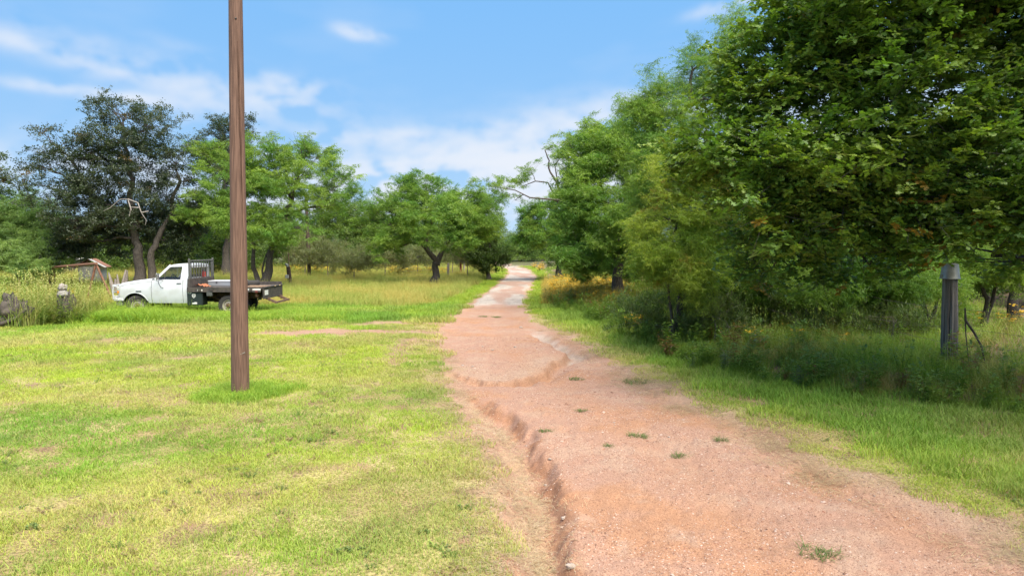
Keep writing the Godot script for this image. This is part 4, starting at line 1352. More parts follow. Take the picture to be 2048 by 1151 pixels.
func wheel(parent: Node, x: float, z: float, out: float, steer := 0.0) -> void:
	var w := Node3D.new()
	w.name = "wheel"
	parent.add_child(w, true)
	w.position = Vector3(x, 0.37, z)
	w.basis = Basis(Vector3.UP, steer) * Basis(Vector3.RIGHT, PI / 2 if out > 0 else -PI / 2)
	var s := st_new()
	lathe(s, [Vector2(0.215, -0.11), Vector2(0.25, -0.125), Vector2(0.33, -0.128), Vector2(0.368, -0.115), Vector2(0.38, -0.09), Vector2(0.383, 0.0), Vector2(0.38, 0.09), Vector2(0.368, 0.115), Vector2(0.33, 0.128), Vector2(0.25, 0.125), Vector2(0.215, 0.11)], 36)
	for k in 36:
		var t := Transform3D(Basis(Vector3.UP, TAU * k / 36.0 + 0.02), Vector3.ZERO)
		box(s, Vector3(0.376, -0.105, -0.018), Vector3(0.391, -0.02, 0.012), 0.003, t)
		box(s, Vector3(0.376, 0.02, -0.008), Vector3(0.391, 0.105, 0.022), 0.003, t)
	part("tyre", st_done(s), M.tyre, w)
	s = st_new()
	lathe(s, [Vector2(0.218, 0.112), Vector2(0.205, 0.116), Vector2(0.198, 0.085), Vector2(0.185, 0.05), Vector2(0.165, 0.045), Vector2(0.15, 0.075), Vector2(0.125, 0.085), Vector2(0.11, 0.07), Vector2(0.0, 0.07)], 32)
	part("rim", st_done(s), M.rim, w)
	s = st_new()
	lathe(s, [Vector2(0.085, 0.068), Vector2(0.08, 0.115), Vector2(0.05, 0.125), Vector2(0.0, 0.128)], 20)
	for k in 8:
		var a := TAU * k / 8.0
		lathe(s, [Vector2(0.013, 0.068), Vector2(0.012, 0.095), Vector2(0, 0.097)], 6, Transform3D(Basis.IDENTITY, Vector3(cos(a) * 0.105, 0, sin(a) * 0.105)))
	part("hub", st_done(s), M.rust_dark, w)

func make_truck() -> void:
	var o := at(228, 575.5, 25.0)
	var t := thing("flatbed_truck", "white single-cab pickup truck with dark steel flatbed parked in the grass", "truck", Vector3(o.x, 0.0, -26.0))
	var arch := func(x: float) -> float:
		var d: float = absf(x - 0.745)
		var a := 0.36 + sqrt(maxf(0.0, 0.50 * 0.50 - d * d)) if d < 0.48 else 0.0
		var low := 0.475 if x > 0.74 else 0.62
		return maxf(low, a)
	var hood := func(x: float) -> float:
		return lerp_table([Vector2(0.1, 1.08), Vector2(0.14, 1.15), Vector2(0.25, 1.21), Vector2(0.5, 1.26), Vector2(1.0, 1.325), Vector2(1.45, 1.37)], x)
	var nose := func(x: float) -> float:
		return lerp_table([Vector2(0.1, 0.94), Vector2(0.18, 0.985), Vector2(0.35, 1.0), Vector2(3.0, 1.0)], x)
	var belt := func(x: float) -> float: return 1.325
	var sill := func(x: float) -> float: return 0.475
	var one := func(x: float) -> float: return 1.0
	var b := part("front_body", body_loft(0.1, 1.345, 0.02, arch, hood, nose, true), M.truck_white, t)
	# arch lip, seam of the hood
	var s: SurfaceTool
	for side in [1.0, -1.0]:
		s = st_new()
		var pts := []
		var rad := []
		for i in 19:
			var a := PI * (0.03 + 0.94 * i / 18.0)
			var x := 0.745 - cos(a) * 0.49
			var y := 0.36 + sin(a) * 0.495
			if y < 0.49: continue
			pts.append(Vector3(x, y, side * (half_wide(y) + 0.002)))
			rad.append(0.012)
		tube(s, pts, rad, 6)
		part("arch_lip", st_done(s), M.truck_white, b)
		s = st_new()
		pts = []
		rad = []
		for i in 12:
			var x := lerpf(0.2, 1.34, i / 11.0)
			pts.append(Vector3(x, hood.call(x) - 0.095, side * (half_wide(hood.call(x) - 0.095) + 0.0005)))
			rad.append(0.004)
		tube(s, pts, rad, 4)
		part("hood_seam", st_done(s), M.black_trim, b)
	s = st_new()
	box(s, Vector3(0.78, 0.885, 0.985), Vector3(0.98, 0.93, 1.008), 0.004)
	part("fender_badge", st_done(s), M.badge, b)
	s = st_new()
	box(s, Vector3(0.8, 0.9, 1.006), Vector3(0.96, 0.912, 1.011), 0.001)
	part("badge_strip", st_done(s), M.chrome, b)
	# wheel wells and firewall
	s = st_new()
	box(s, Vector3(0.14, 0.55, -0.86), Vector3(1.34, 1.05, 0.72), 0.02)
	box(s, Vector3(1.3, 0.5, -0.88), Vector3(2.62, 0.6, 0.88), 0.01)
	box(s, Vector3(1.3, 0.5, -0.86), Vector3(1.36, 1.33, 0.86), 0.01)
	part("inner_structure", st_done(s), M.underbody, t)
	# door with its frame, glass and handle; cab corner and pillar, on both sides
	for side in [1.0, -1.0]:
		var dr := part("door", body_loft(1.357, 2.498, 0.08, sill, belt, one, false, [side]), M.truck_white, t)
		s = st_new()
		var outer := [Vector2(1.46, 1.325), Vector2(1.93, 1.858), Vector2(2.0, 1.872), Vector2(2.46, 1.875), Vector2(2.497, 1.84), Vector2(2.5, 1.325)]
		var inner := [Vector2(1.555, 1.345), Vector2(1.955, 1.79), Vector2(2.02, 1.803), Vector2(2.38, 1.805), Vector2(2.4, 1.78), Vector2(2.4, 1.345)]
		flank_strip(s, outer, inner, 0.002, [side])
		flank_strip(s, [Vector2(2.5, 1.32), Vector2(1.46, 1.32)], [Vector2(2.5, 1.347), Vector2(1.46, 1.347)], 0.003, [side])
		part("window_frame", st_done(s), M.truck_white, dr)
		s = st_new()
		flank_strip(s, [Vector2(1.545, 1.34), Vector2(1.95, 1.797), Vector2(2.39, 1.812), Vector2(2.408, 1.34), Vector2(1.545, 1.34)], [Vector2(1.575, 1.355), Vector2(1.96, 1.78), Vector2(2.375, 1.795), Vector2(2.392, 1.355), Vector2(1.575, 1.355)], 0.005, [side])
		flank_strip(s, [Vector2(1.83, 1.35), Vector2(1.83, 1.655)], [Vector2(1.80, 1.35), Vector2(1.80, 1.625)], 0.006, [side])
		part("window_seal", st_done(s), M.black_trim, dr)
		s = st_new()
		flank_face(s, [Vector2(1.56, 1.35), Vector2(1.955, 1.79), Vector2(2.385, 1.804), Vector2(2.398, 1.35)], -0.004, [side])
		part("window_glass", st_done(s), M.glass, dr)
		s = st_new()
		box(s, Vector3(2.28, 1.185, side * 0.96), Vector3(2.44, 1.21, side * 0.992), 0.004)
		part("handle", st_done(s), M.black_trim, dr)
		part("cab_corner", body_loft(2.51, 2.655, 0.05, sill, belt, one, false, [side]), M.truck_white, t)
		s = st_new()
		flank_face(s, [Vector2(2.508, 1.325), Vector2(2.508, 1.875), Vector2(2.74, 1.875), Vector2(2.72, 1.7), Vector2(2.655, 1.325)], 0.002, [side])
		part("rear_pillar", st_done(s), M.truck_white, t)
		s = st_new()
		rod(s, Vector3(1.455, 1.335, side * 0.925), Vector3(1.94, 1.875, side * 0.695), 0.028, 8)
		part("front_pillar", st_done(s), M.truck_white, t)
	s = st_new()
	s.set_smooth_group(1)
	var rows := []
	for i in 9:
		var x := lerpf(1.9, 2.77, i / 8.0)
		var up := 0.055 * sin(PI * clampf((x - 1.86) / 0.95, 0.0, 1.0) * 0.9 + 0.1)
		var row := []
		for j in 13:
			var k := j / 6.0 - 1.0
			var zz := 0.715 * signf(k) * (1.0 - pow(1.0 - absf(k), 1.4))
			row.append(Vector3(x, 1.865 + up * (1.0 - pow(absf(k), 4.0)) - (0.03 if i == 0 or i == 8 else 0.0), zz))
		rows.append(row)
	for i in 8:
		for j in 12:
			quad(s, rows[i][j + 1], rows[i + 1][j + 1], rows[i + 1][j], rows[i][j])
	part("roof", st_done(s), M.truck_white, t)
	s = st_new()
	quad(s, Vector3(1.44, 1.36, -0.9), Vector3(1.44, 1.36, 0.9), Vector3(1.93, 1.85, 0.68), Vector3(1.93, 1.85, -0.68))
	part("windshield", st_done(s), M.glass, t)
	s = st_new()
	box(s, Vector3(2.62, 0.5, -0.93), Vector3(2.655, 1.40, 0.93), 0.01)
	for side in [1.0, -1.0]:
		box(s, Vector3(2.66, 1.38, side * 0.68), Vector3(2.70, 1.84, side * 0.84), 0.01)
	box(s, Vector3(2.69, 1.76, -0.7), Vector3(2.75, 1.86, 0.7), 0.02)
	part("rear_wall", st_done(s), M.truck_white, t)
	s = st_new()
	quad(s, Vector3(2.675, 1.4, 0.68), Vector3(2.675, 1.4, -0.68), Vector3(2.715, 1.77, -0.66), Vector3(2.715, 1.77, 0.66))
	part("rear_window", st_done(s), M.glass, t)
	s = st_new()
	box(s, Vector3(2.18, 0.8, -0.7), Vector3(2.5, 1.0, 0.7), 0.05)
	box(s, Vector3(2.42, 0.95, -0.7), Vector3(2.58, 1.5, 0.7), 0.05)
	part("bench_seat", st_done(s), M.seat, t)
	s = st_new()
	box(s, Vector3(1.4, 1.1, -0.85), Vector3(1.75, 1.34, 0.85), 0.04)
	part("dashboard", st_done(s), M.black_trim, t)
	s = st_new()
	var ring := []
	var rr_ := []
	for i in 17:
		var a := TAU * i / 16.0
		ring.append(Vector3(1.92 + cos(a) * 0.06, 1.36 + cos(a) * 0.16, -0.38 + sin(a) * 0.19) if false else Vector3(1.92 - cos(a) * 0.07, 1.34 + cos(a) * 0.16, 0.38 + sin(a) * 0.18))
		rr_.append(0.014)
	tube(s, ring, rr_, 6, false)
	rod(s, Vector3(1.75, 1.22, 0.38), Vector3(1.93, 1.34, 0.38), 0.02)
	part("steering_wheel", st_done(s), M.black_trim, t)
	for side in [1.0, -1.0]:
		var mr := Node3D.new()
		mr.name = "mirror"
		t.add_child(mr, true)
		s = st_new()
		box(s, Vector3(1.66, 1.30, side * 1.06), Vector3(1.70, 1.58, side * 1.25), 0.012)
		part("mirror_head", st_done(s), M.chrome, mr)
		s = st_new()
		tube(s, [Vector3(1.68, 1.33, side * 1.12), Vector3(1.70, 1.22, side * 1.14), Vector3(1.73, 1.06, side * 1.05), Vector3(1.80, 1.04, side * 0.99)], [0.011, 0.011, 0.011, 0.011], 6)
		tube(s, [Vector3(1.68, 1.34, side * 1.12), Vector3(1.78, 1.31, side * 0.95)], [0.011, 0.011], 6)
		part("mirror_arm", st_done(s), M.chrome_dark, mr)
	# face of the truck
	s = st_new()
	box(s, Vector3(0.06, 0.72, -0.9), Vector3(0.12, 1.08, 0.9), 0.01)
	part("grille", st_done(s), M.black_trim, t)
	for side in [1.0, -1.0]:
		s = st_new()
		box(s, Vector3(0.05, 0.93, side * 0.60), Vector3(0.2, 1.08, side * 0.955), 0.02)
		part("headlight", st_done(s), M.lens, t)
		s = st_new()
		box(s, Vector3(0.06, 0.83, side * 0.72), Vector3(0.21, 0.925, side * 0.958), 0.012)
		part("turn_signal", st_done(s), M.amber, t)
	s = st_new()
	box(s, Vector3(-0.06, 0.54, -0.98), Vector3(0.06, 0.69, 0.98), 0.03)
	box(s, Vector3(-0.02, 0.54, 0.9), Vector3(0.3, 0.66, 0.985), 0.03)
	box(s, Vector3(-0.02, 0.54, -0.985), Vector3(0.3, 0.66, -0.9), 0.03)
	part("bumper", st_done(s), M.truck_white, t)
	s = st_new()
	box(s, Vector3(0.0, 0.36, -0.8), Vector3(0.24, 0.535, 0.94), 0.03)
	part("valance", st_done(s), M.grey_trim, t)
	s = st_new()
	for z in [-0.9, -0.35, 0.35, 0.9]:
		tube(s, [Vector3(-0.1, 0.6, z), Vector3(-0.12, 0.9, z), Vector3(-0.08, 1.12, z)], [0.028, 0.028, 0.028], 8)
	for y in [0.62, 0.87, 1.12]:
		rod(s, Vector3(-0.105, y, -0.92), Vector3(-0.105, y, 0.92), 0.028)
	for z in [-0.9, 0.9]:
		rod(s, Vector3(-0.1, 0.72, z), Vector3(0.12, 0.72, z), 0.025)
		rod(s, Vector3(-0.09, 1.1, z), Vector3(0.1, 1.06, z), 0.022)
	part("grille_guard", st_done(s), M.truck_white, t)
	wheel(t, 0.745, 0.84, 1, 0.42)
	wheel(t, 0.745, -0.84, -1, 0.42)
	wheel(t, 4.158, 0.86, 1)
	wheel(t, 4.158, -0.86, -1)
	# chassis
	s = st_new()
	for z in [-0.42, 0.42]:
		box(s, Vector3(0.3, 0.62, z - 0.04), Vector3(5.3, 0.82, z + 0.04), 0.01)
	for x in [2.9, 3.5, 4.7, 5.2]:
		box(s, Vector3(x - 0.04, 0.7, -0.98), Vector3(x + 0.04, 0.9, 0.98), 0.01)
	rod(s, Vector3(4.158, 0.37, -0.8), Vector3(4.158, 0.37, 0.8), 0.055)
	rod(s, Vector3(0.745, 0.37, -0.8), Vector3(0.745, 0.37, 0.8), 0.05)
	for z in [-0.55, 0.55]:
		tube(s, [Vector3(3.4, 0.72, z), Vector3(3.8, 0.5, z), Vector3(4.2, 0.46, z), Vector3(4.8, 0.66, z)], [0.04, 0.045, 0.045, 0.04], 6)
	lathe(s, [Vector2(0, -0.16), Vector2(0.12, -0.12), Vector2(0.16, 0), Vector2(0.12, 0.12), Vector2(0, 0.16)], 12, Transform3D(Basis(Vector3.RIGHT, PI / 2), Vector3(4.158, 0.38, 0.05)))
	box(s, Vector3(3.3, 0.45, -0.3), Vector3(3.75, 0.68, 0.3), 0.04)
	part("chassis", st_done(s), M.rust_dark, t)
	# flatbed
	var fb := Node3D.new()
	fb.name = "flatbed"
	t.add_child(fb, true)
	s = st_new()
	box(s, Vector3(2.70, 0.98, -1.04), Vector3(5.44, 1.045, 1.04), 0.008)
	part("deck", st_done(s), M.bed_steel, fb)
	for side in [1.0, -1.0]:
		s = st_new()
		box(s, Vector3(2.70, 0.885, side * 1.04), Vector3(5.40, 1.06, side * 1.075), 0.006)
		box(s, Vector3(2.70, 0.885, side * 1.04), Vector3(5.40, 0.905, side * 1.10), 0.004)
		part("side_rail", st_done(s), M.bed_steel, fb)
		for x in [3.12, 3.55, 4.55, 5.0]:
			s = st_new()
			box(s, Vector3(x, 0.925, side * 1.076), Vector3(x + 0.1, 1.075, side * 1.13), 0.004)
			part("stake_pocket", st_done(s), M.bed_steel, fb)
	s = st_new()
	box(s, Vector3(2.72, 1.05, -1.03), Vector3(2.80, 1.375, 1.03), 0.01)
	part("headboard", st_done(s), M.bed_steel, fb)
	s = st_new()
	box(s, Vector3(2.74, 2.0, -0.96), Vector3(2.79, 2.05, 0.96), 0.008)
	for i in 9:
		var z := -0.84 + 0.21 * i
		box(s, Vector3(2.75, 1.37, z - 0.016), Vector3(2.78, 2.005, z + 0.016), 0.004)
	for z in [-0.98, 0.98]:
		box(s, Vector3(2.735, 1.37, z - 0.028), Vector3(2.795, 2.11, z + 0.028), 0.006)
	part("headache_rack", st_done(s), M.bed_grey, fb)
	for side in [1.0, -1.0]:
		s = st_new()
		box(s, Vector3(2.675, 0.40, side * 0.6), Vector3(3.24, 0.88, side * 1.03), 0.012)
		var tb := part("toolbox", st_done(s), M.box_green, fb)
		if side > 0:
			s = st_new()
			box(s, Vector3(2.70, 0.43, 1.029), Vector3(3.21, 0.85, 1.036), 0.004)
			part("toolbox_door", st_done(s), M.box_green, tb)
			var shield := []
			for p in [Vector2(-0.065, 0.07), Vector2(0.065, 0.07), Vector2(0.065, -0.02), Vector2(0, -0.085), Vector2(-0.065, -0.02)]:
				shield.append(p + Vector2(2.925, 0.745))
			part("shield_sticker", plate(shield, 1.040), M.sticker, tb)
			var small := []
			for p in shield: small.append(Vector2(2.925, 0.745) + (p - Vector2(2.925, 0.745)) * 0.62)
			part("shield_centre", plate(small, 1.043), M.grey_trim, tb)
			var bar_ := [Vector2(2.885, 0.755), Vector2(2.965, 0.755), Vector2(2.965, 0.735), Vector2(2.885, 0.735)]
			part("shield_bar", plate(bar_, 1.046), M.sticker, tb)
			var oval := []
			var oval2 := []
			for i in 18:
				var a := TAU * i / 18.0
				oval.append(Vector2(2.775 + cos(a) * 0.075, 0.862 + sin(a) * 0.035))
				oval2.append(Vector2(2.775 + cos(a) * 0.045, 0.862 + sin(a) * 0.017))
			part("oval_sticker", plate(oval, 1.040), M.sticker, tb)
			part("oval_centre", plate(oval2, 1.043), M.grey_trim, tb)
			part("maker_plate", plate([Vector2(2.86, 0.445), Vector2(3.04, 0.445), Vector2(3.04, 0.51), Vector2(2.95, 0.52), Vector2(2.94, 0.5), Vector2(2.86, 0.49)], 1.040), M.sticker, tb)
	part("reflector_strip", plate([Vector2(3.08, 0.93), Vector2(3.27, 0.93), Vector2(3.27, 0.985), Vector2(3.08, 0.985)], 1.078), M.sticker, fb)
	part("reflector_strip", plate([Vector2(4.93, 0.95), Vector2(5.4, 0.95), Vector2(5.4, 1.015), Vector2(4.93, 1.015)], 1.078), M.sticker, fb)
	s = st_new()
	box(s, Vector3(3.42, 0.74, 1.0), Vector3(3.62, 0.92, 1.10), 0.012)
	part("winch_bracket", st_done(s), M.bed_grey, fb)
	s = st_new()
	box(s, Vector3(4.3, 1.05, -1.075), Vector3(5.46, 1.17, -1.04), 0.006)
	part("far_rail", st_done(s), M.bed_steel, fb)
	s = st_new()
	box(s, Vector3(5.44, 0.62, -1.07), Vector3(5.48, 1.06, 1.0), 0.006)
	box(s, Vector3(5.42, 1.03, -1.07), Vector3(5.52, 1.065, 1.0), 0.006)
	part("tail_panel", st_done(s), M.bed_steel, fb)
	s = st_new()
	box(s, Vector3(5.482, 0.76, 0.56), Vector3(5.495, 0.94, 0.90), 0.003)
	part("number_plate", st_done(s), M.sticker, fb)
	for z in [-0.7, -0.2]:
		s = st_new()
		box(s, Vector3(5.50, 1.035, z), Vector3(5.53, 1.062, z + 0.14), 0.003)
		part("marker_lamp", st_done(s), M.tan_lens, fb)
	for z in [0.8, -0.9]:
		s = st_new()
		box(s, Vector3(5.18, 0.86, z), Vector3(5.3, 0.93, z + 0.28), 0.01)
		part("tail_lamp", st_done(s), M.red_lens, fb)
	# bale arms folded behind the bed
	for z in [0.55, -0.75]:
		s = st_new()
		bar(s, Vector3(4.95, 0.84, z), Vector3(5.78, 0.47, z), 0.07, 0.09)
		box(s, Vector3(5.5, 0.52, z - 0.025), Vector3(5.55, 0.66, z + 0.025), 0.004)
		part("bale_arm", st_done(s), M.rust_steel, fb)
	s = st_new()
	bar(s, Vector3(5.78, 0.47, -0.9), Vector3(5.78, 0.47, 0.62), 0.06, 0.07)
	part("cross_bar", st_done(s), M.rust_steel, fb)
	for z in [-0.95, -0.8]:
		s = st_new()
		rod(s, Vector3(5.5, 0.5, z), Vector3(5.5, 0.66, z), 0.02)
		part("drop_pin", st_done(s), M.rust_steel, fb)
	for z in [0.62, -1.0]:
		s = st_new()
		box(s, Vector3(4.66, 0.45, z), Vector3(4.68, 0.88, z + 0.38), 0.003)
		part("mud_flap", st_done(s), M.black_trim, fb)

	# ---- load on the bed, each a thing
	var base := t.position
	var c := thing("aluminium_box", "long dull silver metal box lying on the flatbed behind the rack", "box", base + Vector3(3.0, 1.046, -0.35))
	s = st_new()
	box(s, Vector3(0, 0, -0.35), Vector3(1.25, 0.17, 0.35), 0.012)
	part("case", st_done(s), M.aluminium, c)
	s = st_new()
	box(s, Vector3(-0.01, 0.172, -0.365), Vector3(1.26, 0.205, 0.365), 0.008)
	part("lid", st_done(s), M.aluminium_light, c)
	for x in [0.3, 0.85]:
		s = st_new()
		box(s, Vector3(x, 0.1, 0.352), Vector3(x + 0.06, 0.17, 0.37), 0.004)
		part("latch", st_done(s), M.chrome_dark, c)
	c = thing("spare_tyre", "black tyre lying on the flatbed against the silver box", "tyre", base + Vector3(4.55, 1.046, -0.2))
	s = st_new()
	lathe(s, [Vector2(0.19, 0.03), Vector2(0.22, 0.0), Vector2(0.3, 0.0), Vector2(0.33, 0.03), Vector2(0.335, 0.1), Vector2(0.33, 0.17), Vector2(0.3, 0.2), Vector2(0.22, 0.2), Vector2(0.19, 0.17), Vector2(0.19, 0.03)], 28)
	part("carcass", st_done(s), M.tyre, c)
	c = thing("rusty_sheet", "crumpled rust-orange steel sheet at the front of the flatbed", "scrap sheet", base + Vector3(2.84, 1.046, 0.6))
	s = st_new()
	s.set_smooth_group(1)
	var grid := []
	for i in 9:
		var row := []
		for j in 7:
			row.append(Vector3(i * 0.055, 0.03 + 0.10 * absf(n_fine.get_noise_2d(i * 0.5, j * 0.5 + 7.0)) + 0.05 * sin(i * 0.5), (j - 3) * 0.08))
		grid.append(row)
	for i in 8:
		for j in 6:
			quad(s, grid[i][j], grid[i][j + 1], grid[i + 1][j + 1], grid[i + 1][j])
	part("sheet", st_done(s), M.rust_orange, c)
	for k in 3:
		c = thing("loose_board", "weathered brown board lying along the tail of the flatbed", "board", base + Vector3(4.62 + 0.02 * k, 1.048, 0.75 - 0.3 * k), 0.0, "boards on the flatbed")
		s = st_new()
		box(s, Vector3(0, 0, -0.07), Vector3(0.78, 0.035, 0.07), 0.004)
		part("board", st_done(s), M.board, c)
	c = thing("fuel_can", "small red fuel can wedged behind the headache rack", "can", base + Vector3(2.715, 1.378, -0.32))
	s = st_new()
	box(s, Vector3(-0.03, 0.0, -0.09), Vector3(0.025, 0.2, 0.09), 0.02)
	part("can_body", st_done(s), M.red_paint, c)
	s = st_new()
	rod(s, Vector3(0, 0.195, 0.05), Vector3(0, 0.26, 0.06), 0.018)
	part("spout", st_done(s), M.red_paint, c)

# thin flat sign or sticker facing z
func plate(poly: Array, z: float, thick := 0.003) -> ArrayMesh:
	var s := st_new()
	s.set_smooth_group(-1)
	var pv := PackedVector2Array(poly)
	if Geometry2D.is_polygon_clockwise(pv): pv.reverse()
	var t := Geometry2D.triangulate_polygon(pv)
	for i in range(0, t.size(), 3):
		for k in [0, 2, 1]:
			s.add_vertex(Vector3(pv[t[i + k]].x, pv[t[i + k]].y, z))
	for i in pv.size():
		var a := pv[i]
		var b := pv[(i + 1) % pv.size()]
		quad(s, Vector3(a.x, a.y, z - thick), Vector3(b.x, b.y, z - thick), Vector3(b.x, b.y, z), Vector3(a.x, a.y, z))
	return st_done(s)

# ---------------------------------------------------------------- poles and posts
# a round timber from a to b with uv along it and a drying check (a groove) down the side that faces the angle
func timber(a: Vector3, b: Vector3, r0: float, r1: float, rings: int, sides: int, checks: Array, rough := 0.02, top_rough := 0.0) -> ArrayMesh:
	var v := PackedVector3Array()
	var n := PackedVector3Array()
	var uv := PackedVector2Array()
	var ix := PackedInt32Array()
	var d := b - a
	var up := d.normalized()
	var x := up.cross(Vector3(0, 0, 1)).normalized()
	var z := x.cross(up)
	for i in rings + 1:
		var t := float(i) / rings
		for k in sides + 1:
			var an := TAU * k / sides
			var r := lerpf(r0, r1, t)
			var ca := cos(an)
			var sa := sin(an)
			r *= 1.0 + rough * n_mid.get_noise_3d(ca * 2.0, t * d.length() * 1.3, sa * 2.0) * 2.0 + rough * 0.6 * n_fine.get_noise_3d(ca * 3.0, t * d.length() * 0.6, sa * 3.0)
			for c in checks:
				# c: [angle at foot, angle at top, from, to, depth, half width]
				if t > c[2] and t < c[3]:
					var q: float = (t - c[2]) / (c[3] - c[2])
					var at_: float = lerpf(c[0], c[1], q) + 0.06 * n_mid.get_noise_1d(t * 14.0 + c[0] * 9.0)
					var off := absf(wrapf(an - at_, -PI, PI)) * r
					r -= c[4] * sin(q * PI) * exp(-pow(off / c[5], 2.0)) if absf(sin(q * PI)) > 0.0 else 0.0
			var p := a + d * t + (x * sa + z * ca) * r
			if i == rings and top_rough > 0.0:
				p += up * top_rough * n_fine.get_noise_2d(ca * 1.5, sa * 1.5)
			v.append(p - a)
			uv.append(Vector2(3.0 * k / sides, t * d.length() / 10.5))
	n.resize(v.size())
	for i in rings:
		for k in sides:
			var p := i * (sides + 1) + k
			var q := p + sides + 1
			ix.append_array(PackedInt32Array([p, q, q + 1, p, q + 1, p + 1]))
			var f := (v[q] - v[p]).cross(v[p + 1] - v[p])
			if f.dot(v[p] - up * v[p].dot(up)) < 0.0: f = -f
			for j in [p, p + 1, q, q + 1]: n[j] += f
	for i in rings + 1:
		var s0 := i * (sides + 1)
		var s := n[s0] + n[s0 + sides]
		n[s0] = s
		n[s0 + sides] = s
	for i in n.size(): n[i] = n[i].normalized()
	var top := v.size()
	v.append(d + up * 0.01)
	n.append(up)
	uv.append(Vector2(0.5, 0.5))
	for k in sides + 1:
		v.append(v[rings * (sides + 1) + k])
		n.append(up)
		uv.append(Vector2(0.5 + 0.1 * cos(TAU * k / sides), 0.5 + 0.03 * sin(TAU * k / sides)))
	for k in sides:
		ix.append_array(PackedInt32Array([top, top + 2 + k, top + 1 + k]))
	var arr := []
	arr.resize(Mesh.ARRAY_MAX)
	arr[Mesh.ARRAY_VERTEX] = v
	arr[Mesh.ARRAY_NORMAL] = n
	arr[Mesh.ARRAY_TEX_UV] = uv
	arr[Mesh.ARRAY_INDEX] = ix
	var m := ArrayMesh.new()
	m.add_surface_from_arrays(Mesh.PRIMITIVE_TRIANGLES, arr)
	return m

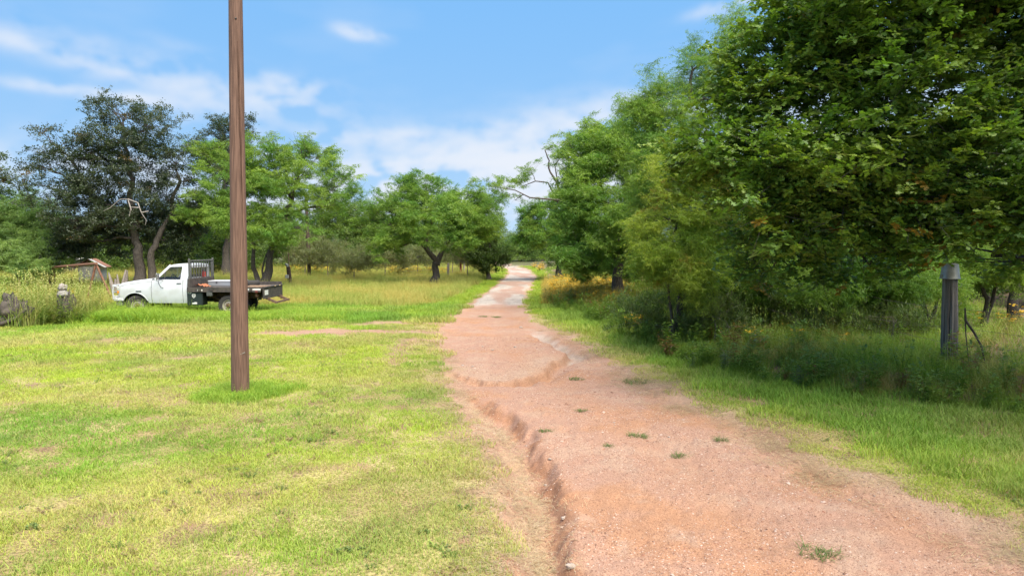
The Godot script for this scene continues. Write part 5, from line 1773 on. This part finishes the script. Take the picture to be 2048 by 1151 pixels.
func make_poles() -> void:
	var b := on_ground(480, 788)
	var far := -b.z
	var hi := at(470.5, 0, far)
	var top := b + (hi - b) * 1.32
	var p := thing("utility_pole", "tall weathered brown utility pole standing in the lawn", "utility pole", b)
	var cam_angle := atan2(-b.x, -b.z)
	var mesh := timber(b - Vector3(0, 0.2, 0), top, 0.151, 0.098, 170, 120, [[cam_angle + 0.75, cam_angle + 0.12, 0.30, 0.735, 0.05, 0.012], [cam_angle - 0.25, cam_angle - 0.3, 0.03, 0.28, 0.012, 0.005], [cam_angle + 0.05, cam_angle + 0.1, 0.0, 0.16, 0.016, 0.006], [cam_angle - 0.6, cam_angle - 0.7, 0.35, 0.7, 0.01, 0.004], [cam_angle + 2.6, cam_angle + 2.8, 0.1, 0.8, 0.03, 0.007]], 0.014)
	part("shaft", mesh, M.pole_wood, p, Vector3(0, -0.2, 0))
	var face := Vector3(sin(cam_angle), 0, cos(cam_angle))
	var side := Vector3(cos(cam_angle), 0, -sin(cam_angle))
	var axis := (top - b).normalized()
	var s := st_new()
	rod(s, axis * 0.72 + face * 0.140 + side * 0.01, axis * 0.75 + face * 0.140 + side * 0.085, 0.006, 6)
	part("staple", st_done(s), M.galvanised, p)
	s = st_new()
	lathe(s, [Vector2(0.0, 0.0), Vector2(0.016, 0.0), Vector2(0.016, 0.02), Vector2(0.0, 0.02)], 12, Transform3D(Basis(side, PI / 2), axis * ((hi - b).length() * 0.95) + face * 0.1))
	part("bolt_hole", st_done(s), M.black_trim, p)

	# bucket post
	b = on_ground(1900, 731)
	far = -b.z
	var hi2 := at(1901, 545, far)
	p = thing("fence_post", "stout split grey cedar post carrying an upturned bucket", "fence post", b)
	cam_angle = atan2(-b.x, -b.z)
	part("shaft", timber(b - Vector3(0, 0.2, 0), hi2, 0.15, 0.132, 60, 80, [[cam_angle - 0.1, cam_angle + 0.1, 0.0, 1.0, 0.045, 0.012], [cam_angle - 0.7, cam_angle - 0.6, 0.0, 0.9, 0.025, 0.01], [cam_angle + 0.6, cam_angle + 0.5, 0.1, 0.95, 0.02, 0.008]], 0.07, 0.02), M.post_wood, p, Vector3(0, -0.2, 0))
	s = st_new()
	for h in [0.45, 0.8, 1.25, 1.62]:
		var ring := []
		var rad := []
		for i in 25:
			var a := TAU * i / 24.0
			ring.append(Vector3(cos(a) * 0.152, h + 0.03 * sin(a * 2.0 + h), sin(a) * 0.152))
			rad.append(0.004)
		tube(s, ring, rad, 5, false)
	part("tie_wire", st_done(s), M.wire, p)
	var k := far / FOCAL
	var bk := thing("bucket", "dented galvanised bucket upturned on top of the cedar post", "bucket", Vector3(hi2.x, at(1901, 557, far).y, hi2.z))
	var tall := 30.0 * k
	s = st_new()
	lathe(s, [Vector2(18.2 * k, 0.0), Vector2(17.6 * k, tall * 0.1), Vector2(17.2 * k, tall * 0.12), Vector2(14.2 * k, tall)], 40)
	part("wall", st_done(s), M.galvanised, bk)
	s = st_new()
	lathe(s, [Vector2(14.3 * k, tall - 0.002), Vector2(14.4 * k, tall + 0.008), Vector2(13.6 * k, tall + 0.008), Vector2(13.4 * k, tall - 0.008), Vector2(0, tall - 0.012)], 40)
	part("bottom", st_done(s), M.galvanised, bk)
	s = st_new()
	var ring := []
	var rad := []
	for i in 41:
		var a := TAU * i / 40.0
		ring.append(Vector3(cos(a) * 18.3 * k, 0.004, sin(a) * 18.3 * k))
		rad.append(0.007)
	tube(s, ring, rad, 6, false)
	part("rim", st_done(s), M.galvanised, bk)
	for sg in [-1.0, 1.0]:
		s = st_new()
		box(s, Vector3(sg * 17.4 * k - 0.012, 0.03, -0.03), Vector3(sg * 17.4 * k + 0.012, 0.09, 0.03), 0.005)
		part("handle_ear", st_done(s), M.galvanised, bk)

	# the line of the old fence
	var posts := [b]
	var st := [[1679, 655, 1.25, 0.1, "short grey stub of a fence post leaning in the weeds"], [1602, 648, 1.2, 0.045, "rusty steel fence stake in the dark brush"]]
	for e in st:
		var f := on_ground(e[0], e[1])
		posts.append(f)
		p = thing("fence_post", e[4], "fence post", f)
		part("shaft", timber(f - Vector3(0, 0.2, 0), f + Vector3(0.05, e[2], 0.03), e[3], e[3] * 0.85, 20, 24, [], 0.08, 0.03), M.post_wood if e[3] > 0.06 else M.rust_pipe, p, Vector3(0, -0.2, 0))
	posts.append(foot_at(1440, 27.0))
	posts.push_front(foot(14.0, -9.0))
	var wf := thing("fence_wire", "slack rusty strands of barbed wire strung between the old posts", "fence wire", b)
	for h in [0.45, 0.8, 1.15]:
		s = st_new()
		for i in posts.size() - 1:
			var a: Vector3 = posts[i] + Vector3(0, h, 0) - b
			var c: Vector3 = posts[i + 1] + Vector3(0, h, 0) - b
			var pts := []
			var rr2 := []
			for j in 13:
				var t := j / 12.0
				pts.append(a.lerp(c, t) + Vector3(0, -0.16 * sin(t * PI) * (1.0 + 0.5 * sin(h * 9.0 + i)), 0.02))
				rr2.append(0.0035)
			tube(s, pts, rr2, 5, false)
			for j in int(a.distance_to(c) / 0.3):
				var t := (j + 0.5) * 0.3 / a.distance_to(c)
				var q := a.lerp(c, t) + Vector3(0, -0.16 * sin(t * PI) * (1.0 + 0.5 * sin(h * 9.0 + i)), 0.02)
				rod(s, q + Vector3(0.0, -0.025, 0.01), q + Vector3(0.01, 0.025, -0.01), 0.002, 3)
		part("strand", st_done(s), M.wire, wf)
	# broken stick by the post
	var a1 := at(1932, 640, far - 0.2)
	var a2 := at(1963, 690, far - 0.4)
	p = thing("broken_branch", "broken dead branch hung in the weeds next to the bucket post", "branch", a2)
	s = st_new()
	tube(s, [a1 + Vector3(-0.02, 0.25, 0) - a2, a1 - a2, a1.lerp(a2, 0.5) + Vector3(0.01, 0.01, 0) - a2, Vector3.ZERO, Vector3(0.06, -0.35, 0.05)], [0.012, 0.025, 0.022, 0.018, 0.012], 7)
	part("stick", st_done(s), M.bark_dark, p)
	s = st_new()
	tube(s, [a1 - a2, a1 + Vector3(0.0, -0.25, 0.02) - a2, Vector3(a1.x - a2.x - 0.04, -0.45, 0.03)], [0.014, 0.011, 0.008], 6)
	part("side_twig", st_done(s), M.bark_dark, p)

	# far posts
	b = on_ground(581, 573)
	far = -b.z
	k = far / FOCAL
	p = thing("meter_post", "short dark creosoted post with a meter box and thin mast", "post", b)
	part("shaft", timber(b - Vector3(0, 0.2, 0), b + Vector3(-0.12, 40 * k, 0), 4.4 * k, 4.0 * k, 10, 20, [], 0.03, 0.01), M.creosote, p, Vector3(0, -0.2, 0))
	s = st_new()
	box(s, Vector3(-0.25, 17 * k, 0.10), Vector3(-0.06, 24 * k, 0.2), 0.015)
	part("meter_box", st_done(s), M.tin_pale, p)
	s = st_new()
	tube(s, [Vector3(-0.16, 38 * k, 0.02), Vector3(-0.18, 44 * k, 0.04), Vector3(-0.28, 46 * k, 0.05)], [0.07, 0.09, 0.05], 10)
	part("lamp_cap", st_done(s), M.galvanised, p)
	s = st_new()
	rod(s, Vector3(-0.1, 38 * k, -0.1), Vector3(-0.2, 150 * k, -0.1), 0.03)
	part("mast", st_done(s), M.board, p)
	b = on_ground(619, 558)
	far = -b.z
	k = far / FOCAL
	p = thing("utility_pole", "slim dark brown pole half hidden by mesquite leaves", "utility pole", b)
	part("shaft", timber(b - Vector3(0, 0.2, 0), b + Vector3(-0.15, 170 * k, 0), 3.7 * k, 2.9 * k, 20, 20, [], 0.02), M.creosote, p, Vector3(0, -0.2, 0))

	# meadow fence
	var fp := []
	for e in [[896, 556, 30, 2.6, "post_wood", "grey wooden fence post in the meadow grass"], [921, 550, 34, 2.4, "red_post", "dark red fence post beside a grey one at the brush"], [928, 548, 36, 2.0, "dead_wood", "pale grey fence post beside the dark red one"]]:
		b = on_ground(e[0], e[1])
		far = -b.z
		k = far / FOCAL
		fp.append(b)
		p = thing("fence_post", e[5], "fence post", b)
		part("shaft", timber(b - Vector3(0, 0.2, 0), b + Vector3(0.02, e[2] * k, 0), e[3] * k, e[3] * k * 0.9, 10, 16, [], 0.05, 0.02), M[e[4]], p, Vector3(0, -0.2, 0))
	fp.push_front(foot_at(800, 45.0))
	wf = thing("fence_wire", "thin fence wires running along the back of the meadow", "fence wire", fp[1])
	for h in [0.4, 0.65, 0.9]:
		s = st_new()
		for i in fp.size() - 1:
			rod(s, fp[i] + Vector3(0, h, 0) - fp[1], fp[i + 1] + Vector3(0, h, 0) - fp[1], 0.006, 4)
		part("strand", st_done(s), M.wire, wf)

# ---------------------------------------------------------------- left corner
func make_corner() -> void:
	# rusty A-frame
	var d1 := 31.0
	var d2 := 36.0
	var r := at(191, 527, d1)
	var l := at(105, 534, d2)
	var p := thing("swing_frame", "rusty steel pipe A-frame standing in front of the little shed", "swing frame", foot(r.x, r.z))
	var o := p.position
	var s := st_new()
	rod(s, l - o + (l - r).normalized() * 0.1, r - o + (r - l).normalized() * 0.1, 0.062, 10)
	part("top_bar", st_done(s), M.rust_pipe, p)
	for e in [[r, 172, 580, d1], [r, 226, 582, d1], [l, 92, 570, d2], [l, 116, 572, d2]]:
		var f := at(e[1], e[2], e[3])
		f.y = height(f.x, f.z) - 0.05
		s = st_new()
		rod(s, e[0] - o, f - o, 0.05, 10)
		part("leg", st_done(s), M.rust_pipe, p)
	# little shed
	var far := 42.0
	var k := far / FOCAL
	var b := foot_at(186, far)
	p = thing("shed", "tiny whitewashed shed with a rusty tin gable roof", "shed", b, 0.25)
	var eave := at(186, 532, far).y - b.y
	var w := 19.5 * k
	for i in 6:
		s = st_new()
		var x0 := -w + i * 2.0 * w / 6.0
		box(s, Vector3(x0 + 0.003, 0, w - 0.03), Vector3(x0 + 2.0 * w / 6.0 - 0.003, eave, w + 0.006 * (i % 2)), 0.004)
		part("wall_board", st_done(s), M.whitewash, p)
	s = st_new()
	box(s, Vector3(-w, 0, -w), Vector3(-w + 0.03, eave, w - 0.04), 0.004)
	box(s, Vector3(w - 0.03, 0, -w), Vector3(w, eave, w - 0.04), 0.004)
	box(s, Vector3(-w + 0.04, 0, -w), Vector3(w - 0.04, eave, -w + 0.03), 0.004)
	part("walls", st_done(s), M.whitewash, p)
	var ridge := eave + 15.0 * k
	for sg in [-1.0, 1.0]:
		var rf := Node3D.new()
		rf.name = "roof"
		p.add_child(rf, true)
		for i in 3:
			s = st_new()
			var z0 := -w * 1.2 + i * w * 0.8
			var a := Vector3(0, ridge + 0.012 * (i % 2), z0)
			var c := Vector3(sg * w * 1.45, eave - 0.06 + 0.012 * (i % 2), z0)
			var dir := c - a
			var nrm: Vector3 = Vector3(-dir.y, dir.x, 0).normalized() * (sg * 1.0)
			s.set_smooth_group(-1)
			var n := 12
			for j in n:
				var za := z0 + w * 0.8 * j / n
				var zb := z0 + w * 0.8 * (j + 1) / n
				var oa: Vector3 = nrm * 0.012 * (j % 2)
				var ob: Vector3 = nrm * 0.012 * ((j + 1) % 2)
				quad(s, Vector3(a.x, a.y, za) + oa, Vector3(c.x, c.y, za) + oa, Vector3(c.x, c.y, zb) + ob, Vector3(a.x, a.y, zb) + ob)
			part("tin_sheet", st_done(s), M.tin_rust if i + (0 if sg < 0 else 1) < 3 else M.tin_pale, rf)
	# the low barn behind
	far = 50.0
	k = far / FOCAL
	b = foot_at(120, far)
	p = thing("barn", "low shed with a pale tin roof hidden behind the rounded mesquite", "shed", b)
	s = st_new()
	var e2 := at(120, 522, far).y - b.y
	box(s, Vector3(-30 * k, 0, -2.0), Vector3(28 * k, e2, 0.0), 0.01)
	part("walls", st_done(s), M.stump, p)
	s = st_new()
	for i in 8:
		var x0 := -32 * k + i * 62 * k / 8.0
		bar(s, Vector3(x0 + 31 * k / 8.0, e2, 0.25), Vector3(x0 + 31 * k / 8.0, e2 + 8 * k, -2.0), 62 * k / 8.0 - 0.006, 0.03)
	part("tin_roof", st_done(s), M.tin_pale, p)
	# stumps among the weeds
	rng.seed = 61
	for e in [[132, 631, 16, 34, "stump", "dark rotten tree stump with a grey stone cap in the weeds"], [28, 640, 24, 32, "stump", "dark weathered log heap leaning in the tall weeds"]]:
		b = on_ground(e[0], e[1] + 12)
		k = -b.z / FOCAL
		p = thing("tree_stump", e[5], "stump", b)
		part("wood", lump(Vector3(e[2] * k, e[3] * 1.0 * k, e[2] * 0.8 * k), 0.55, 7 + e[0]), M[e[4]], p, Vector3(0, e[3] * 0.75 * k, 0))
		if e[0] > 100:
			part("stone_cap", lump(Vector3(10 * k, 7 * k, 9 * k), 0.2, 91), M.stone, p, Vector3(-0.05, e[3] * 1.65 * k, 0.05))
			part("broken_top", lump(Vector3(8 * k, 8 * k, 7 * k), 0.3, 95), M.dead_wood, p, Vector3(-0.08, e[3] * 2.0 * k, 0.0))
		else:
			var s2 := st_new()
			tube(s2, [Vector3(-0.5, 0.05, 0.3), Vector3(0.0, 0.35, 0.2), Vector3(0.25, 0.75, 0.0)], [0.09, 0.1, 0.06], 9, true, 0.4)
			tube(s2, [Vector3(-0.2, 0.1, 0.35), Vector3(0.3, 0.3, 0.25), Vector3(0.45, 0.55, 0.1)], [0.07, 0.08, 0.05], 9, true, 0.4)
			part("log", st_done(s2), M.stump, p)
	# grey dead brush behind the truck nose
	b = foot_at(238, 33.0)
	p = thing("dead_stump", "splintered grey dead stump behind the truck hood", "stump", b)
	s = st_new()
	for i in 5:
		var x := (i - 2) * 0.16
		tube(s, [Vector3(x * 0.5, -0.05, 0), Vector3(x, 0.6, rr(-0.1, 0.1)), Vector3(x * 1.6 + rr(-0.1, 0.1), rr(0.9, 1.4), rr(-0.2, 0.2))], [0.13, 0.1, 0.03], 8, true, 0.4)
	part("wood", st_done(s), M.bark_grey, p)
	# white pipe along the grass
	var pa := on_ground(-40, 648)
	var pb := on_ground(92, 645)
	p = thing("white_pipe", "thin white pipe lying along the edge of the tall weeds", "pipe", pa)
	s = st_new()
	rod(s, Vector3(0, 0.16, 0), pb - pa + Vector3(0, 0.15, 0), 0.012)
	part("tube", st_done(s), M.white_pipe, p)
	for t in [0.1, 0.55, 0.95]:
		s = st_new()
		var q: Vector3 = (pb - pa) * t
		rod(s, q + Vector3(0, -0.1, 0), q + Vector3(0, 0.16, 0), 0.01)
		part("stake", st_done(s), M.rust_pipe, p)

# an irregular rounded lump
func lump(size: Vector3, rough: float, seed_: int) -> ArrayMesh:
	var s := st_new()
	s.set_smooth_group(1)
	var f := func(a: float, b: float) -> Vector3:
		var d := Vector3(cos(a) * sin(b), cos(b), sin(a) * sin(b))
		var q := 1.0 + rough * (n_fine.get_noise_3d(d.x * 1.1 + seed_, d.y * 0.8, d.z * 1.1) + 0.6 * n_fine.get_noise_3d(d.x * 3.1 + seed_, d.y * 1.6, d.z * 3.1)) * 1.6
		return d * size * q
	for i in 24:
		for j in 14:
			var a0 := TAU * i / 24.0
			var a1 := TAU * (i + 1) / 24.0
			var b0 := PI * j / 14.0
			var b1 := PI * (j + 1) / 14.0
			if i == 23: a1 = 0.0
			quad(s, f.call(a0, b0), f.call(a1, b0), f.call(a1, b1), f.call(a0, b1))
	return st_done(s)

# ---------------------------------------------------------------- weeds, flowers, stones
func make_small() -> void:
	rng.seed = 900
	# tall weeds in the left corner
	var reed := [tuft(70, 0.3, 0.6, 1.25, 0.018, 0.55, 5, 0.2, 0.16, 0.55), tuft(70, 0.3, 0.5, 1.1, 0.016, 0.6, 5, 0.45, 0.2, 0.55)]
	var where := [[], []]
	var tints := [PackedColorArray(), PackedColorArray()]
	for i in 420:
		var x := rr(-20.5, -14.7)
		var z := -rr(21.6, 25.0)
		if x > -15.3 and -z < 22.4: continue
		if rng.randf() < 0.55 and z > -23.6 and (absf(x + 15.1) < 0.55 or absf(x + 16.3) < 0.6): continue
		var k := rng.randi() % 2
		where[k].append(Transform3D(Basis(Vector3.UP, rr(0, TAU)).scaled(Vector3.ONE * rr(0.55, 1.15)), foot(x, z)))
		tints[k].append(Color(0.24, 0.36, 0.06).lerp(Color(0.48, 0.43, 0.16), rr(0, 0.9)))
	field("tall_weeds", "tall yellowing weeds around the stumps", "weeds", reed, M.blade, where, tints)
	# broadleaf weeds under the oak
	var wk := [weed_mesh(5, 0.55, 0.11, 0.18)[0], weed_mesh(6, 0.45, 0.13, 0.12)[0], weed_mesh(4, 0.6, 0.07, 0.3)[0]]
	where = [[], [], []]
	tints = [PackedColorArray(), PackedColorArray(), PackedColorArray()]
	for i in 600:
		var d := rr(8.5, 30.0)
		var x := read_lut(bank_lut, d) + absf(rng.randfn(0.0, 2.6)) - 0.2
		if x > d * 0.8 + 2.0: continue
		var k := rng.randi() % 3
		where[k].append(Transform3D(Basis(Vector3.UP, rr(0, TAU)).scaled(Vector3.ONE * rr(0.6, 1.35)), foot(x, -d)))
		var c := Color(0.15, 0.28, 0.045).lerp(Color(0.23, 0.35, 0.06), rr(0, 1))
		if rng.randf() < 0.05: c = Color(0.2, 0.26, 0.14)
		if rng.randf() < 0.12: c = Color(0.26, 0.16, 0.07)
		tints[k].append(c)
	for i in 120:
		var x := rr(-19.5, -14.4)
		var k := rng.randi() % 3
		where[k].append(Transform3D(Basis(Vector3.UP, rr(0, TAU)).scaled(Vector3.ONE * rr(0.7, 1.6)), foot(x, -rr(22.0, 25.0))))
		tints[k].append(Color(0.13, 0.22, 0.04).lerp(Color(0.22, 0.28, 0.06), rr(0, 1)))
	field("broadleaf_weeds", "leafy green weeds mixed into the bank grass", "weeds", wk, M.leaf, where, tints)
	# small weeds and dead leaves in the lawn
	var rosette := [weed_mesh(4, 0.05, 0.028, 0.28, 1.3)[0], weed_mesh(5, 0.06, 0.022, 0.2, 1.1)[0]]
	where = [[], []]
	tints = [PackedColorArray(), PackedColorArray()]
	for i in 1800:
		var d := 3.5 + 19.0 * pow(rng.randf(), 1.3)
		var x := rr(-d * 0.8 - 1.0, 7.0)
		if grass_at(x, -d) < 0.6 or x > read_lut(bank_lut, d): continue
		if n_mid.get_noise_2d(x * 0.8 + 800.0, d * 0.8) < rr(-0.15, 0.4): continue
		var k := rng.randi() % 2
		where[k].append(Transform3D(Basis(Vector3.UP, rr(0, TAU)).scaled(Vector3.ONE * rr(0.7, 1.5)), foot(x, -d)))
		tints[k].append(Color(0.18, 0.29, 0.06).lerp(Color(0.26, 0.32, 0.13), rr(0, 1)) if rng.randf() < 0.75 else Color(0.4, 0.29, 0.17))
	field("lawn_weeds", "small dark broadleaf weeds dotted through the lawn", "weeds", rosette, M.leaf, where, tints)
	# wildflowers
	var fl := weed_mesh(7, 0.5, 0.07, 0.12, 0.5, true)
	var fw := []
	var ft := PackedColorArray()
	var fy := PackedColorArray()
	for e in [[1105, 1230, 566, 612, 170, 1.0], [1215, 1260, 585, 610, 25, 0.8], [1240, 1310, 645, 665, 14, 0.8], [1062, 1092, 532, 544, 22, 0.8], [560, 720, 544, 552, 50, 1.0], [780, 900, 546, 556, 60, 1.0], [1480, 1700, 665, 700, 7, 0.8], [1930, 2040, 640, 660, 8, 0.9], [30, 62, 625, 640, 4, 1.5], [112, 140, 615, 625, 4, 1.4]]:
		for i in e[4]:
			var q := on_ground(rr(e[0], e[1]), rr(e[2], e[3]))
			fw.append(Transform3D(Basis(Vector3.UP, rr(0, TAU)).scaled(Vector3.ONE * e[5] * rr(0.75, 1.2)), q))
			ft.append(Color(0.25, 0.24, 0.06).lerp(Color(0.15, 0.22, 0.04), rr(0, 1)))
			fy.append(Color(1, 0.85 + 0.15 * rng.randf(), 1) * rr(0.75, 1.1))
	var o := scatter("flower_stems", fl[0], M.leaf, fw, ft, self)
	tag(o, "leafy stems of the yellow wildflowers", "wildflowers", "", "stuff")
	o = scatter("wildflowers", fl[1], M.petal, fw, fy, self)
	tag(o, "yellow wildflower heads along verge and meadow edge", "wildflowers", "", "stuff")
	# weed tufts rooted in the track
	var n := 0
	for e in [[1150, 758, 0.8], [1272, 764, 1.7], [1160, 822, 0.55], [1272, 872, 0.8], [1358, 912, 0.6], [1630, 1106, 0.9], [1088, 862, 0.5], [1215, 893, 0.35], [990, 634, 1.2], [965, 633, 1.0], [1440, 880, 0.5]]:
		var b := on_ground(e[0], e[1])
		var t := thing("weed_tuft", "small grey-green weed tuft rooted in the red gravel", "weed", b, 0.0, "weed tufts in the track")
		var m := tuft(int(70 * e[2]) + 20, 0.16 * e[2], 0.03, 0.09 + 0.05 * e[2], 0.008, 1.6, 3, 0.12, 0.0, 0.7)
		var leaves := scatter("leaves", m, M.blade, [Transform3D(Basis.IDENTITY, Vector3.ZERO), Transform3D(Basis(Vector3.UP, 2.0).scaled(Vector3.ONE * 0.8), Vector3(0.1 * e[2], 0, 0.05 * e[2]))], PackedColorArray([Color(0.13, 0.2, 0.05), Color(0.17, 0.21, 0.07)]), t)
		n += 1
	# stones one can pick out
	for e in [[1100, 918, 0.035], [1128, 1036, 0.045], [1092, 970, 0.03], [985, 700, 0.05], [1030, 694, 0.06], [965, 693, 0.05], [1042, 655, 0.09], [1142, 1133, 0.06], [1228, 845, 0.03], [1338, 874, 0.03], [925, 731, 0.05], [945, 733, 0.05], [1055, 912, 0.025], [1700, 1000, 0.03]]:
		var b := on_ground(e[0], e[1])
		var t := thing("stone", "small pale stone lying loose on the red gravel", "stone", b, rr(0, TAU), "loose stones on the track")
		part("rock", lump(Vector3(e[2], e[2] * 0.5, e[2] * 0.75) * 0.65, 0.35, int(e[0])), M.pale_stone, t, Vector3(0, e[2] * 0.12, 0))
	# gravel grains
	var grit := []
	for i in 3:
		grit.append(grain(40 + i))
	where = [[], [], []]
	tints = [PackedColorArray(), PackedColorArray(), PackedColorArray()]
	for i in 110000:
		var d := 3.6 + 16.0 * pow(rng.randf(), 1.7)
		var x := rr(read_lut(edge_l_lut, d) - 0.3, read_lut(edge_r_lut, d) + 0.2)
		if grass_at(x, -d) > 0.6: continue
		if n_mid.get_noise_2d(x * 1.3, d * 1.3 + 600.0) < rr(-0.5, 0.25): continue
		var sz := 0.003 + 0.0085 * pow(rng.randf(), 4.0) + d * 0.00018
		if rng.randf() < 0.008: sz *= 2.4
		var k := rng.randi() % 3
		where[k].append(Transform3D(Basis.from_euler(Vector3(rr(-0.4, 0.4), rr(0, TAU), rr(-0.4, 0.4))).scaled(Vector3(1, 0.7, 1) * sz), foot(x, -d)))
		var c: Color = [Color(0.34, 0.2, 0.145), Color(0.4, 0.285, 0.225), Color(0.27, 0.13, 0.085), Color(0.47, 0.36, 0.3), Color(0.18, 0.095, 0.065)][rng.randi() % 5]
		tints[k].append(c * rr(0.85, 1.15))
	field("gravel_grains", "loose pink granite grains strewn over the track", "gravel", grit, M.pebble, where, tints)
	# dry straw and twigs
	var straw := []
	for i in 3:
		var v := PackedVector3Array()
		var c := PackedColorArray()
		for j in 26:
			var a := Vector3(rr(-0.16, 0.16), rr(0.004, 0.02), rr(-0.16, 0.16))
			var q := rr(0, TAU) if i < 2 else rr(-0.5, 0.5)
			var e := a + Vector3(cos(q), rr(-0.06, 0.12), sin(q)) * rr(0.05, 0.14)
			var sd := (e - a).cross(Vector3.UP).normalized() * 0.0022
			var g := rr(0.7, 1.1)
			var t := Color(g, g, g)
			v.append_array([a - sd, e, a + sd])
			c.append_array([t, t, t])
		straw.append(flat_mesh(v, c))
	where = [[], [], []]
	tints = [PackedColorArray(), PackedColorArray(), PackedColorArray()]
	for i in 3600:
		var d := 3.6 + 18.0 * pow(rng.randf(), 1.5)
		var x: float
		var pick := rng.randf()
		if pick < 0.34:
			x = read_lut(edge_l_lut, d) + rng.randfn(0.0, 0.25)
		elif pick < 0.93:
			x = read_lut(edge_r_lut, d) + rng.randfn(-0.15, 0.3)
		else:
			var q: float = rng.randf() * (gully_a.size() - 1)
			var g: Vector2 = gully_a[int(q)].lerp(gully_a[int(q) + 1], q - int(q))
			x = g.x - 0.12 + rng.randfn(0.0, 0.1)
			d = -g.y
			if d < 3.4: continue
		if n_mid.get_noise_2d(x * 1.1 + 33.0, d * 1.1) < rr(-0.45, 0.2) and pick < 0.93: continue
		var k := rng.randi() % 3
		where[k].append(Transform3D(Basis(Vector3.UP, rr(0, TAU)).scaled(Vector3.ONE * rr(0.6, 1.3)), foot(x, -d)))
		tints[k].append(Color(0.62, 0.52, 0.34).lerp(Color(0.42, 0.32, 0.2), rr(0, 1)))
	field("straw_litter", "dry straw litter washed along the track edges and gully", "straw", straw, M.blade, where, tints)

func grain(seed_: int) -> ArrayMesh:
	var v := PackedVector3Array()
	var r := RandomNumberGenerator.new()
	r.seed = seed_
	var p := []
	for d in [Vector3(1, 0, 0), Vector3(0, 0, 1), Vector3(-1, 0, 0), Vector3(0, 0, -1)]:
		p.append(d * r.randf_range(0.7, 1.3) + Vector3(r.randf_range(-0.2, 0.2), r.randf_range(-0.1, 0.3), 0))
	var top := Vector3(r.randf_range(-0.3, 0.3), 0.9, r.randf_range(-0.3, 0.3))
	for i in 4:
		v.append_array([p[i], top, p[(i + 1) % 4]])
	return flat_mesh(v, PackedColorArray())

func _ready() -> void:
	# camera
	var cam := Camera3D.new()
	cam.name = "camera"
	cam.position = EYE
	cam.basis = look
	cam.fov = rad_to_deg(2.0 * atan(575.5 / FOCAL))
	cam.far = 900.0
	add_child(cam)
	# sky and exposure
	prepare_ground()
	var env := Environment.new()
	env.background_mode = Environment.BG_SKY
	env.sky = Sky.new()
	env.sky.sky_material = make_sky()
	env.tonemap_mode = Environment.TONE_MAPPER_LINEAR
	env.tonemap_exposure = EXPOSURE
	env.sdfgi_enabled = true
	env.ssao_enabled = true
	env.ssil_enabled = true
	var we := WorldEnvironment.new()
	we.name = "world"
	we.environment = env
	add_child(we)
	# sun behind thin cloud: high, behind the viewer's right shoulder
	var sun := DirectionalLight3D.new()
	sun.name = "sun"
	sun.light_energy = 0.5
	sun.light_angular_distance = 65.0
	sun.light_color = Color(1.0, 0.955, 0.88)
	sun.shadow_enabled = true
	add_child(sun)
	sun.look_at_from_position(Vector3(11, 34, 17), Vector3.ZERO)
	print("sky ", Time.get_ticks_msec())
	make_materials()
	make_ground()
	print("ground ", Time.get_ticks_msec())
	make_leaves()
	make_trees()
	print("sprays ", sprays)
	print("trees ", Time.get_ticks_msec())
	make_grass()
	print("grass ", Time.get_ticks_msec())
	make_truck()
	make_poles()
	make_corner()
	make_small()
	print("done ", Time.get_ticks_msec())
